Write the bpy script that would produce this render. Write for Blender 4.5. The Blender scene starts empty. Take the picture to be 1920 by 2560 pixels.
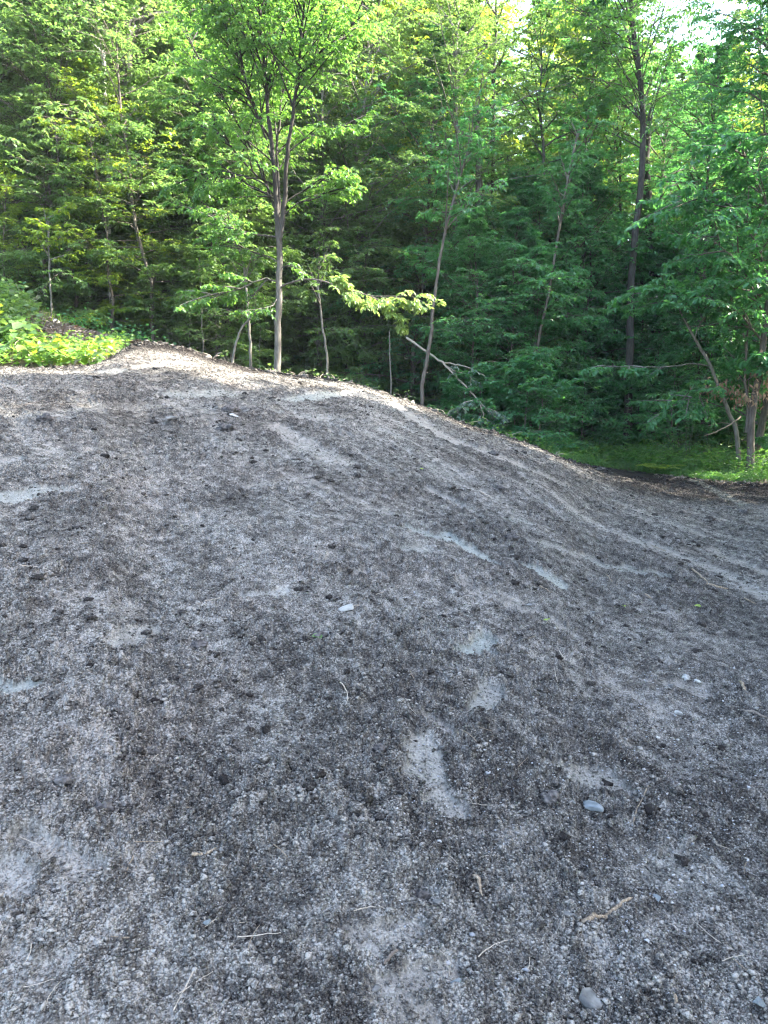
import bpy, bmesh, math, random
import numpy as np
from mathutils import Vector, Matrix
R = math.radians
scene = bpy.context.scene
C = scene.collection
rng = np.random.default_rng(7)
random.seed(7)

# ------------------------------------------------------------------ camera, world, sun, exposure
F = 1919.0            # focal length in pixels of the 1920x2560 photograph
EYE = 1.6
PITCH = R(8.9)        # camera looks slightly down
cam_d = bpy.data.cameras.new("camera")
cam = bpy.data.objects.new("camera", cam_d); C.objects.link(cam)
cam_d.sensor_fit = 'VERTICAL'; cam_d.sensor_height = 36.0; cam_d.sensor_width = 27.0
cam_d.lens = F / 2560.0 * 36.0
cam_d.clip_end = 2000; cam_d.clip_start = 0.05
cam.location = (0, 0, EYE)
cam.rotation_euler = (R(90) - PITCH, 0, 0)
scene.camera = cam

SUN_EL, SUN_AZ = R(41), R(86)      # azimuth: clockwise from +Y (to the right of the view)
w = bpy.data.worlds.new("World"); scene.world = w; w.use_nodes = True
nt = w.node_tree; bg = nt.nodes['Background']
sky = nt.nodes.new('ShaderNodeTexSky'); sky.sky_type = 'NISHITA'; sky.sun_disc = False
sky.sun_elevation = SUN_EL; sky.sun_rotation = SUN_AZ
sky.air_density = 1.0; sky.dust_density = 3.0; sky.ozone_density = 1.0
nt.links.new(sky.outputs[0], bg.inputs[0]); bg.inputs[1].default_value = 0.15
sl = bpy.data.lights.new("sun", 'SUN'); sl.energy = 3.9; sl.angle = R(0.5); sl.color = (1.0, 0.93, 0.80)
so = bpy.data.objects.new("sun", sl); C.objects.link(so)
sd = Vector((math.sin(SUN_AZ)*math.cos(SUN_EL), math.cos(SUN_AZ)*math.cos(SUN_EL), math.sin(SUN_EL)))
so.rotation_euler = sd.to_track_quat('Z', 'Y').to_euler()
scene.view_settings.view_transform = 'Standard'; scene.view_settings.look = 'None'
scene.view_settings.exposure = 3.5; scene.view_settings.gamma = 1.0
cy = scene.cycles
cy.max_bounces = 6; cy.diffuse_bounces = 4; cy.glossy_bounces = 2; cy.transmission_bounces = 4
cy.use_denoising = True
try: cy.denoiser = 'OPENIMAGEDENOISE'; cy.denoising_prefilter = 'ACCURATE'
except Exception: pass
cy.sample_clamp_indirect = 6.0
cy.pixel_filter_type = 'BLACKMAN_HARRIS'; cy.filter_width = 1.25

# ------------------------------------------------------------------ projection helpers (photo pixels at 1659x2212 view scale)
SC = 1920/1659.0
def ray(px, py, src=False):
    if not src: px, py = px*SC, py*SC
    a = (px-960)/F; b = (1280-py)/F
    y = math.cos(PITCH) + b*math.sin(PITCH)
    z = -math.sin(PITCH) + b*math.cos(PITCH)
    return a/y, z/y                    # x per metre of depth, rise per metre of depth
def at(px, py, Y):
    u, e = ray(px, py); return np.array([u*Y, Y, EYE+e*Y])

# ------------------------------------------------------------------ numpy noise
def _h(ix, iy, s):
    n = (ix.astype(np.int64)*374761393 + iy.astype(np.int64)*668265263 + s*1442695041) & 0xffffffff
    n = ((n ^ (n >> 13))*1274126177) & 0xffffffff
    return ((n ^ (n >> 16)) & 0xffffff)/float(0xffffff)
def vnoise(x, y, s=0):
    x0 = np.floor(x); y0 = np.floor(y); fx = x-x0; fy = y-y0
    fx = fx*fx*fx*(fx*(fx*6-15)+10); fy = fy*fy*fy*(fy*(fy*6-15)+10)
    a = _h(x0, y0, s); b = _h(x0+1, y0, s); c = _h(x0, y0+1, s); d = _h(x0+1, y0+1, s)
    return a+(b-a)*fx+(c-a)*fy+(a-b-c+d)*fx*fy
def fbm(x, y, s=0, o=4, g=0.5):
    v = 0; a = 1; t = 0
    for i in range(o):
        v = v+a*vnoise(x*2**i+17.3*i, y*2**i-9.1*i, s+i); t += a; a *= g
    return v/t
def worley(x, y, s=0):
    """lumpy crumbs: union of round lumps of random size, 0..1"""
    wx = vnoise(x*2.1, y*2.1, s+5)-.5; wy = vnoise(x*2.1, y*2.1, s+6)-.5; x = x+.55*wx; y = y+.55*wy
    x0 = np.floor(x); y0 = np.floor(y); best = np.zeros_like(x)
    for i in (-1, 0, 1):
        for j in (-1, 0, 1):
            cx = x0+i; cy_ = y0+j
            px = cx+_h(cx, cy_, s); py = cy_+_h(cx, cy_, s+11); r = 0.35+0.6*_h(cx, cy_, s+23)
            d2 = ((x-px)**2+(y-py)**2)/(r*r)
            best = np.maximum(best, (np.clip(1-d2, 0, 1)**.85)*r)
    return best
def sst(a, b, x):
    t = np.clip((x-a)/(b-a), 0, 1); return t*t*(3-2*t)

# ------------------------------------------------------------------ terrain height
# soil silhouette / far soil edge, read from the photograph: (px, py, depth)
edge = [(-400, 800, 10.5), (0, 797, 10.8), (130, 797, 11.0), (235, 785, 11.4), (265, 745, 12.4), (320, 742, 12.6), (380, 748, 12.8),
        (440, 768, 12.8), (500, 790, 12.8), (600, 808, 12.8), (700, 822, 12.7), (780, 835, 12.6), (850, 860, 12.5), (930, 885, 12.4),
        (1000, 915, 12.4), (1080, 940, 12.5), (1160, 968, 12.9), (1240, 1000, 13.8), (1300, 1010, 15.2), (1450, 1035, 14.3),
        (1659, 1056, 12.9), (2100, 1080, 12.0)]
_e = [(ray(p, q)[0], ray(p, q)[1], Y) for p, q, Y in edge]
EU = np.array([a[0] for a in _e]); EE = np.array([a[1] for a in _e]); EY = np.array([a[2] for a in _e])
def smooth_interp(u, tab):
    v = 0
    for d, wt in ((-0.02, .25), (0, .5), (0.02, .25)): v = v+wt*np.interp(u+d, EU, tab)
    return v
bank = [(-300, 560), (0, 655), (60, 672), (100, 696), (180, 718), (262, 742), (300, 745), (340, 760)]
BU = np.array([ray(p, q)[0] for p, q in bank]); BE = np.array([ray(p, q)[1] for p, q in bank])
def floor_h(x, y):
    u = x/np.maximum(y, 4)
    base = 1.5*sst(0.10, -0.30, u) - 0.5*np.exp(-((u-0.03)/0.12)**2)
    far = 0.13*np.maximum(0, y-19)*sst(15, 30, y)
    far = np.minimum(far, 9)
    return base*sst(4, 12, y) + far + 0.25*(fbm(x*.25, y*.25, 50, 3)-.5)*sst(10, 18, np.hypot(x, y))
def terrain(x, y):
    x = np.asarray(x, float); y = np.asarray(y, float)
    Y = np.maximum(y, 0.01)
    u = np.clip(x/np.maximum(Y, 1.0), -0.8, 0.8)
    yc = smooth_interp(u, EY); e = smooth_interp(u, EE); zc = EYE+e*yc
    # the fan of directions only matters away from the eye
    Y0 = 0.5
    t = np.clip((Y-Y0)/(yc-Y0), 0, 1); L = yc-Y0
    mc = np.where(zc > 1.0, e, 0.0)
    flat = sst(0.20, 0.30, u)
    mc = e*(1-flat)
    m0 = (zc/L)*1.15
    # nearer than the crest the slope is broad and even
    wide = lambda tab: sum(np.interp(np.clip(u+d, -.8, .8), EU, tab) for d in (-.24, -.18, -.12, -.06, 0, .06, .12, .18, .24))/9
    bl = sst(.45, 1.0, t); ew = wide(EE); yw = wide(EY)
    zc = (EYE+ew*yw)*(1-bl)+zc*bl; L = (yw-Y0)*(1-bl)+L*bl; e = ew*(1-bl)+e*bl; m0 = (zc/L)*1.1; mc = e*(1-flat)
    z = (t**3-2*t**2+t)*L*m0 + (-2*t**3+3*t**2)*zc + (t**3-t**2)*L*mc
    d = np.maximum(Y-yc, 0)
    zo = zc + mc*d - 0.16*d*d*(1-flat)
    bt = np.interp(u, BU, BE)
    bz = EYE + bt*(yc+2.8)
    hasb = sst(-0.255, -0.30, u)
    zb = zc + (bz-zc)*sst(0, 2.8, d)*hasb - 0.35*np.maximum(d-3.2, 0)*hasb
    zo = zo*(1-hasb)+zb*hasb
    fl = floor_h(x, y)
    k = 0.25
    hh = np.clip(.5+.5*(zo-fl)/k, 0, 1); out = fl+(zo-fl)*hh+k*hh*(1-hh)
    out = np.where(flat > 0, out*(1-flat)+flat*(zc*np.exp(-d*.5)+fl*(1-np.exp(-d*.5))), out)
    # widen the smooth blend: inside soil, the Hermite profile
    return np.where(Y < yc, z, out) + 0.10*(fbm(x*.7+3, y*.7, 5, 3)-.5)*sst(1.5, 4, Y)*sst(0.0, 1.5, np.abs(yc-Y)+0.5)
def T1(x, y): return float(terrain(np.array([x]), np.array([y]))[0])
def hit(px, py):
    """where the view ray meets the soil"""
    u, e = ray(px, py)
    Y = np.linspace(1.0, 40, 4000); z = terrain(u*Y, Y)
    k = np.argmax(z >= EYE+e*Y)
    return np.array([u*Y[k], Y[k], z[k]])

# ------------------------------------------------------------------ mesh helpers
def mk(name, V, faces, mat=None, parent=None, smooth=False, attrs=None, loc=None):
    """faces: list of int arrays (n,3)/(n,4)"""
    me = bpy.data.meshes.new(name)
    V = np.asarray(V, np.float32)
    faces = [np.asarray(f, np.int32) for f in faces if len(f)]
    nl = sum(f.size for f in faces); nf = sum(len(f) for f in faces)
    me.vertices.add(len(V)); me.vertices.foreach_set('co', V.ravel())
    me.loops.add(nl); me.loops.foreach_set('vertex_index', np.concatenate([f.ravel() for f in faces]))
    tot = np.concatenate([np.full(len(f), f.shape[1], np.int32) for f in faces])
    st = np.concatenate([[0], np.cumsum(tot)[:-1]]).astype(np.int32)
    me.polygons.add(nf); me.polygons.foreach_set('loop_start', st)
    me.polygons.foreach_set('loop_total', tot)
    if smooth: me.polygons.foreach_set('use_smooth', np.ones(nf, bool))
    for an, (dom, dat) in (attrs or {}).items():
        a = me.attributes.new(an, 'FLOAT', dom); a.data.foreach_set('value', np.asarray(dat, np.float32))
    me.update(calc_edges=True)
    if mat: me.materials.append(mat)
    o = bpy.data.objects.new(name, me); C.objects.link(o)
    if parent: o.parent = parent
    if loc is not None: o.location = loc
    return o
def tag(o, label=None, cat=None, group=None, kind=None):
    if label: o['label'] = label
    if cat: o['category'] = cat
    if group: o['group'] = group
    if kind: o['kind'] = kind
    return o
def empty(name, loc, label, cat, group=None, rz=0, s=1):
    o = bpy.data.objects.new(name, None); C.objects.link(o); o.location = [float(v) for v in loc]
    o.rotation_euler = (0, 0, rz); o.scale = (s, s, s); o.empty_display_size = .2
    return tag(o, label, cat, group)
def unit(v): return v/np.maximum(np.linalg.norm(v, axis=-1, keepdims=True), 1e-9)

def tubes(P, Rr, S):
    """P (N,K,3) polylines, Rr (N,K) radii -> verts, quads"""
    N, K, _ = P.shape
    T = np.empty_like(P); T[:, 1:-1] = P[:, 2:]-P[:, :-2]; T[:, 0] = P[:, 1]-P[:, 0]; T[:, -1] = P[:, -1]-P[:, -2]
    T = unit(T)
    ref = np.where(np.abs(T[:, :1, 2:3]) > 0.8, np.array([1., 0, 0]), np.array([0, 0, 1.]))
    A = unit(np.cross(T, ref)); B = np.cross(T, A)
    th = np.arange(S)*2*np.pi/S
    V = P[:, :, None]+Rr[:, :, None, None]*(np.cos(th)[:, None]*A[:, :, None]+np.sin(th)[:, None]*B[:, :, None])
    idx = np.arange(N*K*S).reshape(N, K, S)
    a = idx[:, :-1]; b = idx[:, 1:]
    q = np.stack([a, np.roll(a, -1, 2), np.roll(b, -1, 2), b], -1).reshape(-1, 4)
    return V.reshape(-1, 3), q
def leafgeo(P, D, Nn, L, W, six=False):
    D = unit(D); Sd = unit(np.cross(D, Nn)); Nn = np.cross(Sd, D)
    n = len(P); L = L[:, None]; W = W[:, None]
    if not six:
        V = np.stack([P, P+D*L*.45+Sd*W*.5+Nn*W*.14, P+D*L-Nn*L*.08, P+D*L*.45-Sd*W*.5+Nn*W*.14], 1)
        i = np.arange(n)[:, None]*4
        f = np.concatenate([i+np.array([0, 1, 2]), i+np.array([0, 2, 3])])
        return V.reshape(-1, 3), f, 2
    V = np.stack([P, P+D*L*.25+Sd*W*.42+Nn*W*.12, P+D*L*.62+Sd*W*.40+Nn*W*.10, P+D*L-Nn*L*.12, P+D*L*.62-Sd*W*.40+Nn*W*.10, P+D*L*.25-Sd*W*.42+Nn*W*.12], 1)
    i = np.arange(n)[:, None]*6
    f = np.concatenate([i+np.array([0, 1, 2, 3]), i+np.array([0, 3, 4, 5])])
    return V.reshape(-1, 3), f, 2
class Wood:
    def __init__(s): s.V = []; s.F = []; s.n = 0
    def add(s, P, Rr, S):
        if P.ndim == 2: P = P[None]; Rr = np.asarray(Rr)[None]
        V, q = tubes(P, Rr, S); s.V.append(V); s.F.append(q+s.n); s.n += len(V)
    def obj(s, name, mat, parent): return mk(name, np.concatenate(s.V), [np.concatenate(s.F)], mat, parent, smooth=True)

def evalp(P, t):
    N, K, _ = P.shape
    f = np.clip(t, 0, .9999)*(K-1); i = f.astype(int); fr = (f-i)[..., None]
    ar = np.arange(N)[:, None]
    a = P[ar, i]; b = P[ar, i+1]
    return a+(b-a)*fr, unit(b-a)
def kids(P, L, n, t0, ang, ratio, taper, K, droop, rng, jit=.18, rise=0.0):
    N = len(P)
    t = t0+(1-t0)*(np.arange(n)[None]+rng.random((N, n))*.8)/n
    p, T = evalp(P, t)
    S = np.cross(T, np.array([0, 0, 1.]))+rng.normal(0, .12, T.shape)*np.array([1, 1, .3]); S = unit(S)
    side = np.where((np.arange(n)[None]+rng.integers(0, 2, (N, 1))) % 2, 1., -1.)[..., None]
    D = unit(np.cos(ang)*T+np.sin(ang)*side*S+rng.normal(0, jit, T.shape)+np.array([0, 0, rise]))
    ln = L[:, None]*ratio*(1-taper*t)*rng.uniform(.65, 1.25, (N, n))
    k = np.linspace(0, 1, K)[None, None, :, None]
    Q = p[:, :, None]+D[:, :, None]*ln[..., None, None]*k - np.array([0, 0, 1.])*droop*ln[..., None, None]*k*k
    return Q.reshape(-1, K, 3), ln.reshape(-1)
def put_leaves(P, L, n, size, rng, droop=.3, flat=.35, t0=.1, aspect=.55, ang=1.0):
    N = len(P)
    t = t0+(1-t0)*(np.arange(n)[None]+rng.random((N, n))*.6+.2)/n
    p, T = evalp(P, t)
    S = unit(np.cross(T, np.array([0, 0, 1.]))+rng.normal(0, .1, T.shape))
    side = np.where(np.arange(n)[None] % 2, 1., -1.)[..., None]
    D = unit(np.cos(ang)*T+np.sin(ang)*side*S+rng.normal(0, .25, T.shape)-np.array([0, 0, 1.])*droop*rng.random((N, n, 1))*1.6)
    Nn = np.array([0, 0, 1.])+rng.normal(0, flat, T.shape)
    ln = size*rng.uniform(.6, 1.25, (N*n))
    return p.reshape(-1, 3), D.reshape(-1, 3), Nn.reshape(-1, 3), ln, ln*aspect*rng.uniform(.85, 1.15, N*n)
def crown_obj(parts, name, mat, parent, rng, six=False):
    P, D, Nn, L, W = [np.concatenate([p[i] for p in parts]) for i in range(5)]
    V, f, m = leafgeo(P, D, Nn, L, W, six)
    # colour varies leaf by leaf and spray by spray
    g = vnoise(P[:, 0]*1.3+P[:, 2]*.9, P[:, 1]*1.3-P[:, 2]*1.1, 77)
    var = np.clip(.5*rng.random(len(P))+.5*g, 0, 1)
    return mk(name, V, [f], mat, parent, attrs={'tone': ('FACE', np.concatenate([var, var]))})

# ------------------------------------------------------------------ materials
def newmat(name):
    m = bpy.data.materials.new(name); m.use_nodes = True
    n = m.node_tree.nodes; l = m.node_tree.links
    return m, n, l, n['Principled BSDF'], n['Material Output']
def ramp(n, stops):
    r = n.new('ShaderNodeValToRGB'); e = r.color_ramp.elements
    e[0].position, e[0].color = stops[0][0], (*stops[0][1], 1)
    e[1].position, e[1].color = stops[-1][0], (*stops[-1][1], 1)
    for p, c in stops[1:-1]:
        q = e.new(p); q.color = (*c, 1)
    return r
def leafmat(name, c0, c1, t0, t1, fac=.45, rough=.42, spec=.5):
    m, n, l, b, out = newmat(name)
    at_ = n.new('ShaderNodeAttribute'); at_.attribute_name = 'tone'
    oi = n.new('ShaderNodeObjectInfo')
    add = n.new('ShaderNodeMath'); add.operation = 'MULTIPLY_ADD'; add.inputs[1].default_value = .35
    l.new(oi.outputs['Random'], add.inputs[0])
    mul = n.new('ShaderNodeMath'); mul.operation = 'MULTIPLY'; mul.inputs[1].default_value = .65
    l.new(at_.outputs['Fac'], mul.inputs[0]); l.new(mul.outputs[0], add.inputs[2])
    r1 = ramp(n, [(0, c0), (1, c1)]); r2 = ramp(n, [(0, t0), (1, t1)])
    l.new(add.outputs[0], r1.inputs[0]); l.new(add.outputs[0], r2.inputs[0])
    l.new(r1.outputs[0], b.inputs['Base Color']); b.inputs['Roughness'].default_value = rough
    b.inputs['Specular IOR Level'].default_value = spec
    tr = n.new('ShaderNodeBsdfTranslucent'); l.new(r2.outputs[0], tr.inputs[0])
    mx = n.new('ShaderNodeMixShader'); mx.inputs[0].default_value = fac
    l.new(b.outputs[0], mx.inputs[1]); l.new(tr.outputs[0], mx.inputs[2]); l.new(mx.outputs[0], out.inputs[0])
    return m
M = {}
M['leaf'] = leafmat('leaf_green', (.060, .118, .045), (.115, .185, .065), (.16, .34, .07), (.30, .46, .09))
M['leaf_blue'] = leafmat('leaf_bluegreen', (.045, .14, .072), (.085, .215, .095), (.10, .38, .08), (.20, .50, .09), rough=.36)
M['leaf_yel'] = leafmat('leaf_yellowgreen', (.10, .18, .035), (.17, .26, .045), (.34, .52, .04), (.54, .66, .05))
M['leaf_grass'] = leafmat('leaf_grass', (.10, .20, .05), (.17, .30, .07), (.25, .48, .06), (.42, .62, .08))
M['leaf_sun_tint'] = leafmat('leaf_sun_tint', (.15, .24, .08), (.24, .34, .12), (.30, .46, .09), (.46, .60, .12))  # sunlight on the low branch is put into this paler leaf colour
M['leaf_mid'] = leafmat('leaf_mid', (.042, .115, .048), (.085, .185, .055), (.12, .35, .05), (.26, .49, .06))
M['leaf_dead'] = leafmat('leaf_withered', (.22, .13, .08), (.36, .24, .16), (.2, .12, .06), (.3, .2, .1), fac=.2)
M['leaf_grey'] = leafmat('leaf_wilted', (.10, .16, .12), (.16, .23, .17), (.08, .16, .08), (.1, .2, .1), fac=.25)
M['chips'] = leafmat('wood_chips', (.16, .12, .09), (.42, .35, .29), (.1, .06, .03), (.15, .1, .05), fac=.05, rough=.8)
M['litter'] = leafmat('leaf_litter', (.10, .055, .035), (.26, .16, .10), (.1, .06, .03), (.15, .1, .05), fac=.12, rough=.7)
def barkmat(name, c0, c1, c2, sc=6):
    m, n, l, b, out = newmat(name)
    tc = n.new('ShaderNodeTexCoord'); mp = n.new('ShaderNodeMapping'); mp.inputs['Scale'].default_value = (sc, sc, sc*.22)
    l.new(tc.outputs['Object'], mp.inputs[0])
    ns = n.new('ShaderNodeTexNoise'); ns.inputs['Scale'].default_value = 4; ns.inputs['Detail'].default_value = 8; ns.inputs['Roughness'].default_value = .65
    l.new(mp.outputs[0], ns.inputs[0])
    r = ramp(n, [(.3, c0), (.5, c1), (.72, c2)]); l.new(ns.outputs[0], r.inputs[0]); l.new(r.outputs[0], b.inputs['Base Color'])
    b.inputs['Roughness'].default_value = .85
    bp = n.new('ShaderNodeBump'); bp.inputs['Strength'].default_value = .6; bp.inputs['Distance'].default_value = .01
    l.new(ns.outputs[0], bp.inputs['Height']); l.new(bp.outputs[0], b.inputs['Normal'])
    return m
M['bark'] = barkmat('bark_brown', (.045, .035, .028), (.10, .08, .065), (.19, .165, .14))
M['bark_pale'] = barkmat('bark_grey', (.075, .065, .052), (.15, .137, .115), (.25, .235, .20))
M['bark_dark'] = barkmat('bark_dark', (.02, .017, .015), (.045, .038, .033), (.09, .08, .07))
M['bark_forked'] = barkmat('bark_forked', (.06, .053, .043), (.12, .108, .09), (.21, .195, .17))
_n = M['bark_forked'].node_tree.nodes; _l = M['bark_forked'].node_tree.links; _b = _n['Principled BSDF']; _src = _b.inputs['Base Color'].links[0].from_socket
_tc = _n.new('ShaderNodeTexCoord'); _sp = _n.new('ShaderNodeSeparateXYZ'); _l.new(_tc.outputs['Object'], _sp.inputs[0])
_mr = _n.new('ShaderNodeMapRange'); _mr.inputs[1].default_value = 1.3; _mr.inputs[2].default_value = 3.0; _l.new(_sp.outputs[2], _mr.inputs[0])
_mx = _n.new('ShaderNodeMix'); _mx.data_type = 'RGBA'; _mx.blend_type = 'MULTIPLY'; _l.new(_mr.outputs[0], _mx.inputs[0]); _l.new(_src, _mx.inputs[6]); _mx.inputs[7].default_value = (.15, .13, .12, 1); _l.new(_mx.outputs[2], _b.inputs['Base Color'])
M['birch'] = barkmat('bark_birch', (.12, .11, .10), (.62, .6, .55), (.75, .73, .68), 10)
M['wood_pale'] = barkmat('wood_bare', (.05, .038, .03), (.20, .15, .10), (.38, .32, .24), 30)
M['twig'] = barkmat('twig_dry', (.16, .13, .10), (.34, .29, .23), (.48, .43, .36), 40)

def soilmat(name, crumbs=False):
    m, n, l, b, out = newmat(name)
    tc = n.new('ShaderNodeTexCoord')
    def noise(sc, det=4, rg=.6):
        q = n.new('ShaderNodeTexNoise'); q.inputs['Scale'].default_value = sc; q.inputs['Detail'].default_value = det; q.inputs['Roughness'].default_value = rg
        l.new(tc.outputs['Object'], q.inputs[0]); return q
    def attr(a):
        q = n.new('ShaderNodeAttribute'); q.attribute_name = a; return q.outputs['Fac']
    def math_(op, a, b_):
        q = n.new('ShaderNodeMath'); q.operation = op
        for i, v in enumerate((a, b_)):
            if isinstance(v, (int, float)): q.inputs[i].default_value = v
            else: l.new(v, q.inputs[i])
        return q.outputs[0]
    def mix(f, a, b_, mode='MIX'):
        q = n.new('ShaderNodeMix'); q.data_type = 'RGBA'; q.blend_type = mode
        if isinstance(f, (int, float)): q.inputs[0].default_value = f
        else: l.new(f, q.inputs[0])
        for i, v in ((6, a), (7, b_)):
            if isinstance(v, tuple): q.inputs[i].default_value = (*v, 1)
            else: l.new(v, q.inputs[i])
        return q.outputs[2]
    big = noise(1.1, 5, .6); mid = noise(14, 5, .65); fine = noise(120, 3, .7); grit = noise(420, 2, .7)
    s = math_('MULTIPLY', mid.outputs[0], .45)
    s = math_('ADD', s, math_('MULTIPLY', fine.outputs[0], .55))
    s = math_('ADD', s, math_('MULTIPLY', math_('SUBTRACT', attr('dry_and_light'), .5), .11))
    r = ramp(n, [(.37, (.017, .015, .015)), (.45, (.060, .057, .055)), (.53, (.14, .136, .131)), (.61, (.32, .314, .305))])
    l.new(s, r.inputs[0])
    # pale compacted dusty patches
    pr = ramp(n, [(.35, (.15, .144, .138)), (.5, (.26, .253, .242)), (.68, (.38, .372, .36))]); l.new(math_('ADD', math_('MULTIPLY', fine.outputs[0], .6), math_('MULTIPLY', mid.outputs[0], .4)), pr.inputs[0])
    col = mix(math_('MULTIPLY', attr('pale'), .80), r.outputs[0], pr.outputs[0])
    col = mix(math_('MULTIPLY', attr('blue'), .55), col, mix(.5, (.24, .36, .365), pr.outputs[0]))
    br = ramp(n, [(.40, (.90, .87, .81)), (.7, (.93, .86, .79))]); l.new(big.outputs[0], br.inputs[0])
    col = mix(1.0, col, br.outputs[0], 'MULTIPLY')
    l.new(col, b.inputs['Base Color']); b.inputs['Roughness'].default_value = .95; b.inputs['Specular IOR Level'].default_value = .15
    bp = n.new('ShaderNodeBump'); bp.inputs['Strength'].default_value = .9; bp.inputs['Distance'].default_value = .006
    l.new(math_('ADD', fine.outputs[0], math_('MULTIPLY', grit.outputs[0], .4)), bp.inputs['Height']); l.new(bp.outputs[0], b.inputs['Normal'])
    return m
M['soil'] = soilmat('soil')
def simple(name, c0, c1, sc=20, rough=.8):
    m, n, l, b, out = newmat(name)
    tc = n.new('ShaderNodeTexCoord'); ns = n.new('ShaderNodeTexNoise'); ns.inputs['Scale'].default_value = sc; ns.inputs['Detail'].default_value = 6
    l.new(tc.outputs['Object'], ns.inputs[0]); r = ramp(n, [(.35, c0), (.65, c1)]); l.new(ns.outputs[0], r.inputs[0])
    l.new(r.outputs[0], b.inputs['Base Color']); b.inputs['Roughness'].default_value = rough
    bp = n.new('ShaderNodeBump'); bp.inputs['Strength'].default_value = .5; bp.inputs['Distance'].default_value = .004
    l.new(ns.outputs[0], bp.inputs['Height']); l.new(bp.outputs[0], b.inputs['Normal'])
    return m
M['floor'] = simple('forest_floor', (.035, .028, .02), (.11, .07, .05), 3)
M['stone'] = simple('stone_grey', (.06, .058, .055), (.16, .158, .15), 25)
M['stone_white'] = simple('stone_white', (.17, .17, .16), (.36, .355, .34), 25)
M['stone_bright'] = simple('stone_bright', (.20, .20, .19), (.33, .33, .315), 25)
M['stone_blue'] = simple('stone_blue', (.08, .095, .10), (.17, .19, .20), 25)
M['clod'] = simple('clod_dark', (.02, .017, .016), (.11, .10, .095), 60, .95)
M['clod_brown'] = simple('clod_brown', (.08, .07, .066), (.24, .225, .215), 60, .95)

# ------------------------------------------------------------------ soil sheet
STROKES = [  # polyline in photo view pixels, half width in metres, strength, bluish
    ([(770, 850), (850, 872), (930, 925), (1010, 965), (1110, 1000)], .16, .95, 0), ([(760, 852), (880, 890)], .12, .9, 0),
    ([(600, 925), (660, 960), (725, 995)], .13, .8, 0), ([(930, 1058), (975, 1085), (1025, 1112)], .06, .9, 0),
    ([(1150, 1020), (1300, 1085), (1450, 1150)], .07, .7, 0), ([(1250, 1110), (1420, 1180), (1590, 1250)], .09, .75, .1),
    ([(1440, 1130), (1560, 1170), (1659, 1200)], .08, .6, 0), ([(1540, 1190), (1659, 1240)], .09, .7, 0), ([(1540, 1225), (1659, 1295)], .08, .7, 0),
    ([(890, 1145), (960, 1165)], .05, .8, .8), ([(960, 1155), (1010, 1185), (1065, 1217)], .06, .9, .9), ([(870, 1190), (915, 1190)], .07, .8, .3),
    ([(1150, 1235), (1200, 1255)], .085, .9, .9), ([(1000, 1410), (1065, 1392)], .06, .9, .9), ([(1055, 1490), (1050, 1560)], .05, .9, .3),
    ([(540, 1288), (610, 1275)], .035, .8, .3), ([(755, 1250), (795, 1240)], .035, .9, 0), ([(230, 1395), (315, 1362)], .05, .7, .2),
    ([(925, 1620), (920, 1680), (955, 1735)], .06, .9, .2), ([(920, 1560), (985, 1600)], .03, .7, 0), ([(1230, 1690), (1330, 1700)], .07, .85, .1),
    ([(1120, 1325), (1170, 1335), (1235, 1372)], .05, .8, 0), ([(1440, 1480), (1520, 1500)], .08, .75, 0), ([(1310, 1480), (1420, 1540)], .05, .5, 0),
    ([(70, 1820), (130, 1870), (190, 1915)], .035, .85, .1), ([(0, 1900), (30, 1960)], .05, .9, .1), ([(780, 2040), (880, 2020)], .045, .7, 0),
    ([(790, 2150), (950, 2120)], .04, .8, 0), ([(820, 2200), (900, 2212)], .07, .7, 0), ([(20, 2110), (110, 2125)], .05, .6, 0), ([(1390, 1630), (1470, 1670)], .07, .5, .1),
    ([(620, 865), (740, 850)], .16, .9, .8), ([(380, 855), (520, 850)], .14, .7, .5), ([(70, 802), (260, 800)], .10, .9, .2),
    ([(560, 885), (700, 905)], .10, .5, .3), ([(0, 905), (120, 905)], .12, .5, .2), ([(0, 1075), (130, 1065)], .07, .8, .6), ([(0, 1478), (50, 1485)], .05, .9, .9),
    ([(0, 1000), (30, 998)], .08, .8, 0), ([(530, 1055), (630, 1040)], .06, .6, 0), ([(620, 1030), (830, 1110)], .07, .6, 0), ([(1080, 1120), (1300, 1200)], .05, .5, .5),
    ([(1280, 1215), (1440, 1250)], .06, .6, .7), ([(1140, 1170), (1290, 1215)], .05, .7, .1), ([(690, 1150), (830, 1210)], .05, .5, 0), ([(1290, 1250), (1360, 1270)], .05, .5, .2),
    ([(640, 975), (800, 1010)], .06, .4, 0), ([(820, 930), (860, 945)], .10, .6, .3), ([(1080, 1820), (1150, 1830)], .06, .4, .1), ([(1440, 1880), (1530, 1900)], .10, .45, .3),
    ([(1500, 1040), (1600, 1090)], .10, .5, .6), ([(110, 900), (330, 880)], .10, .5, .1), ([(300, 795), (420, 790)], .10, .6, 0), ([(100, 1290), (330, 1330)], .06, .35, 0),
    ([(1010, 1270), (1110, 1300)], .06, .6, 0), ([(640, 1170), (700, 1210)], .08, .4, 0)]
SW = []
for pl, hw, st, bl in STROKES:
    w_ = [hit(*p)[:2] for p in pl]
    for a, b in zip(w_[:-1], w_[1:]): SW.append((a, b, hw, st, bl))
A0 = hit(1100, 1000)[:2]; A1 = hit(1659, 1290)[:2]
RAKE = math.atan2(*(A1-A0)[::-1])      # direction of the rake marks on the slope
HUMP = at(345, 765, 12.5)[:2]
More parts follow.
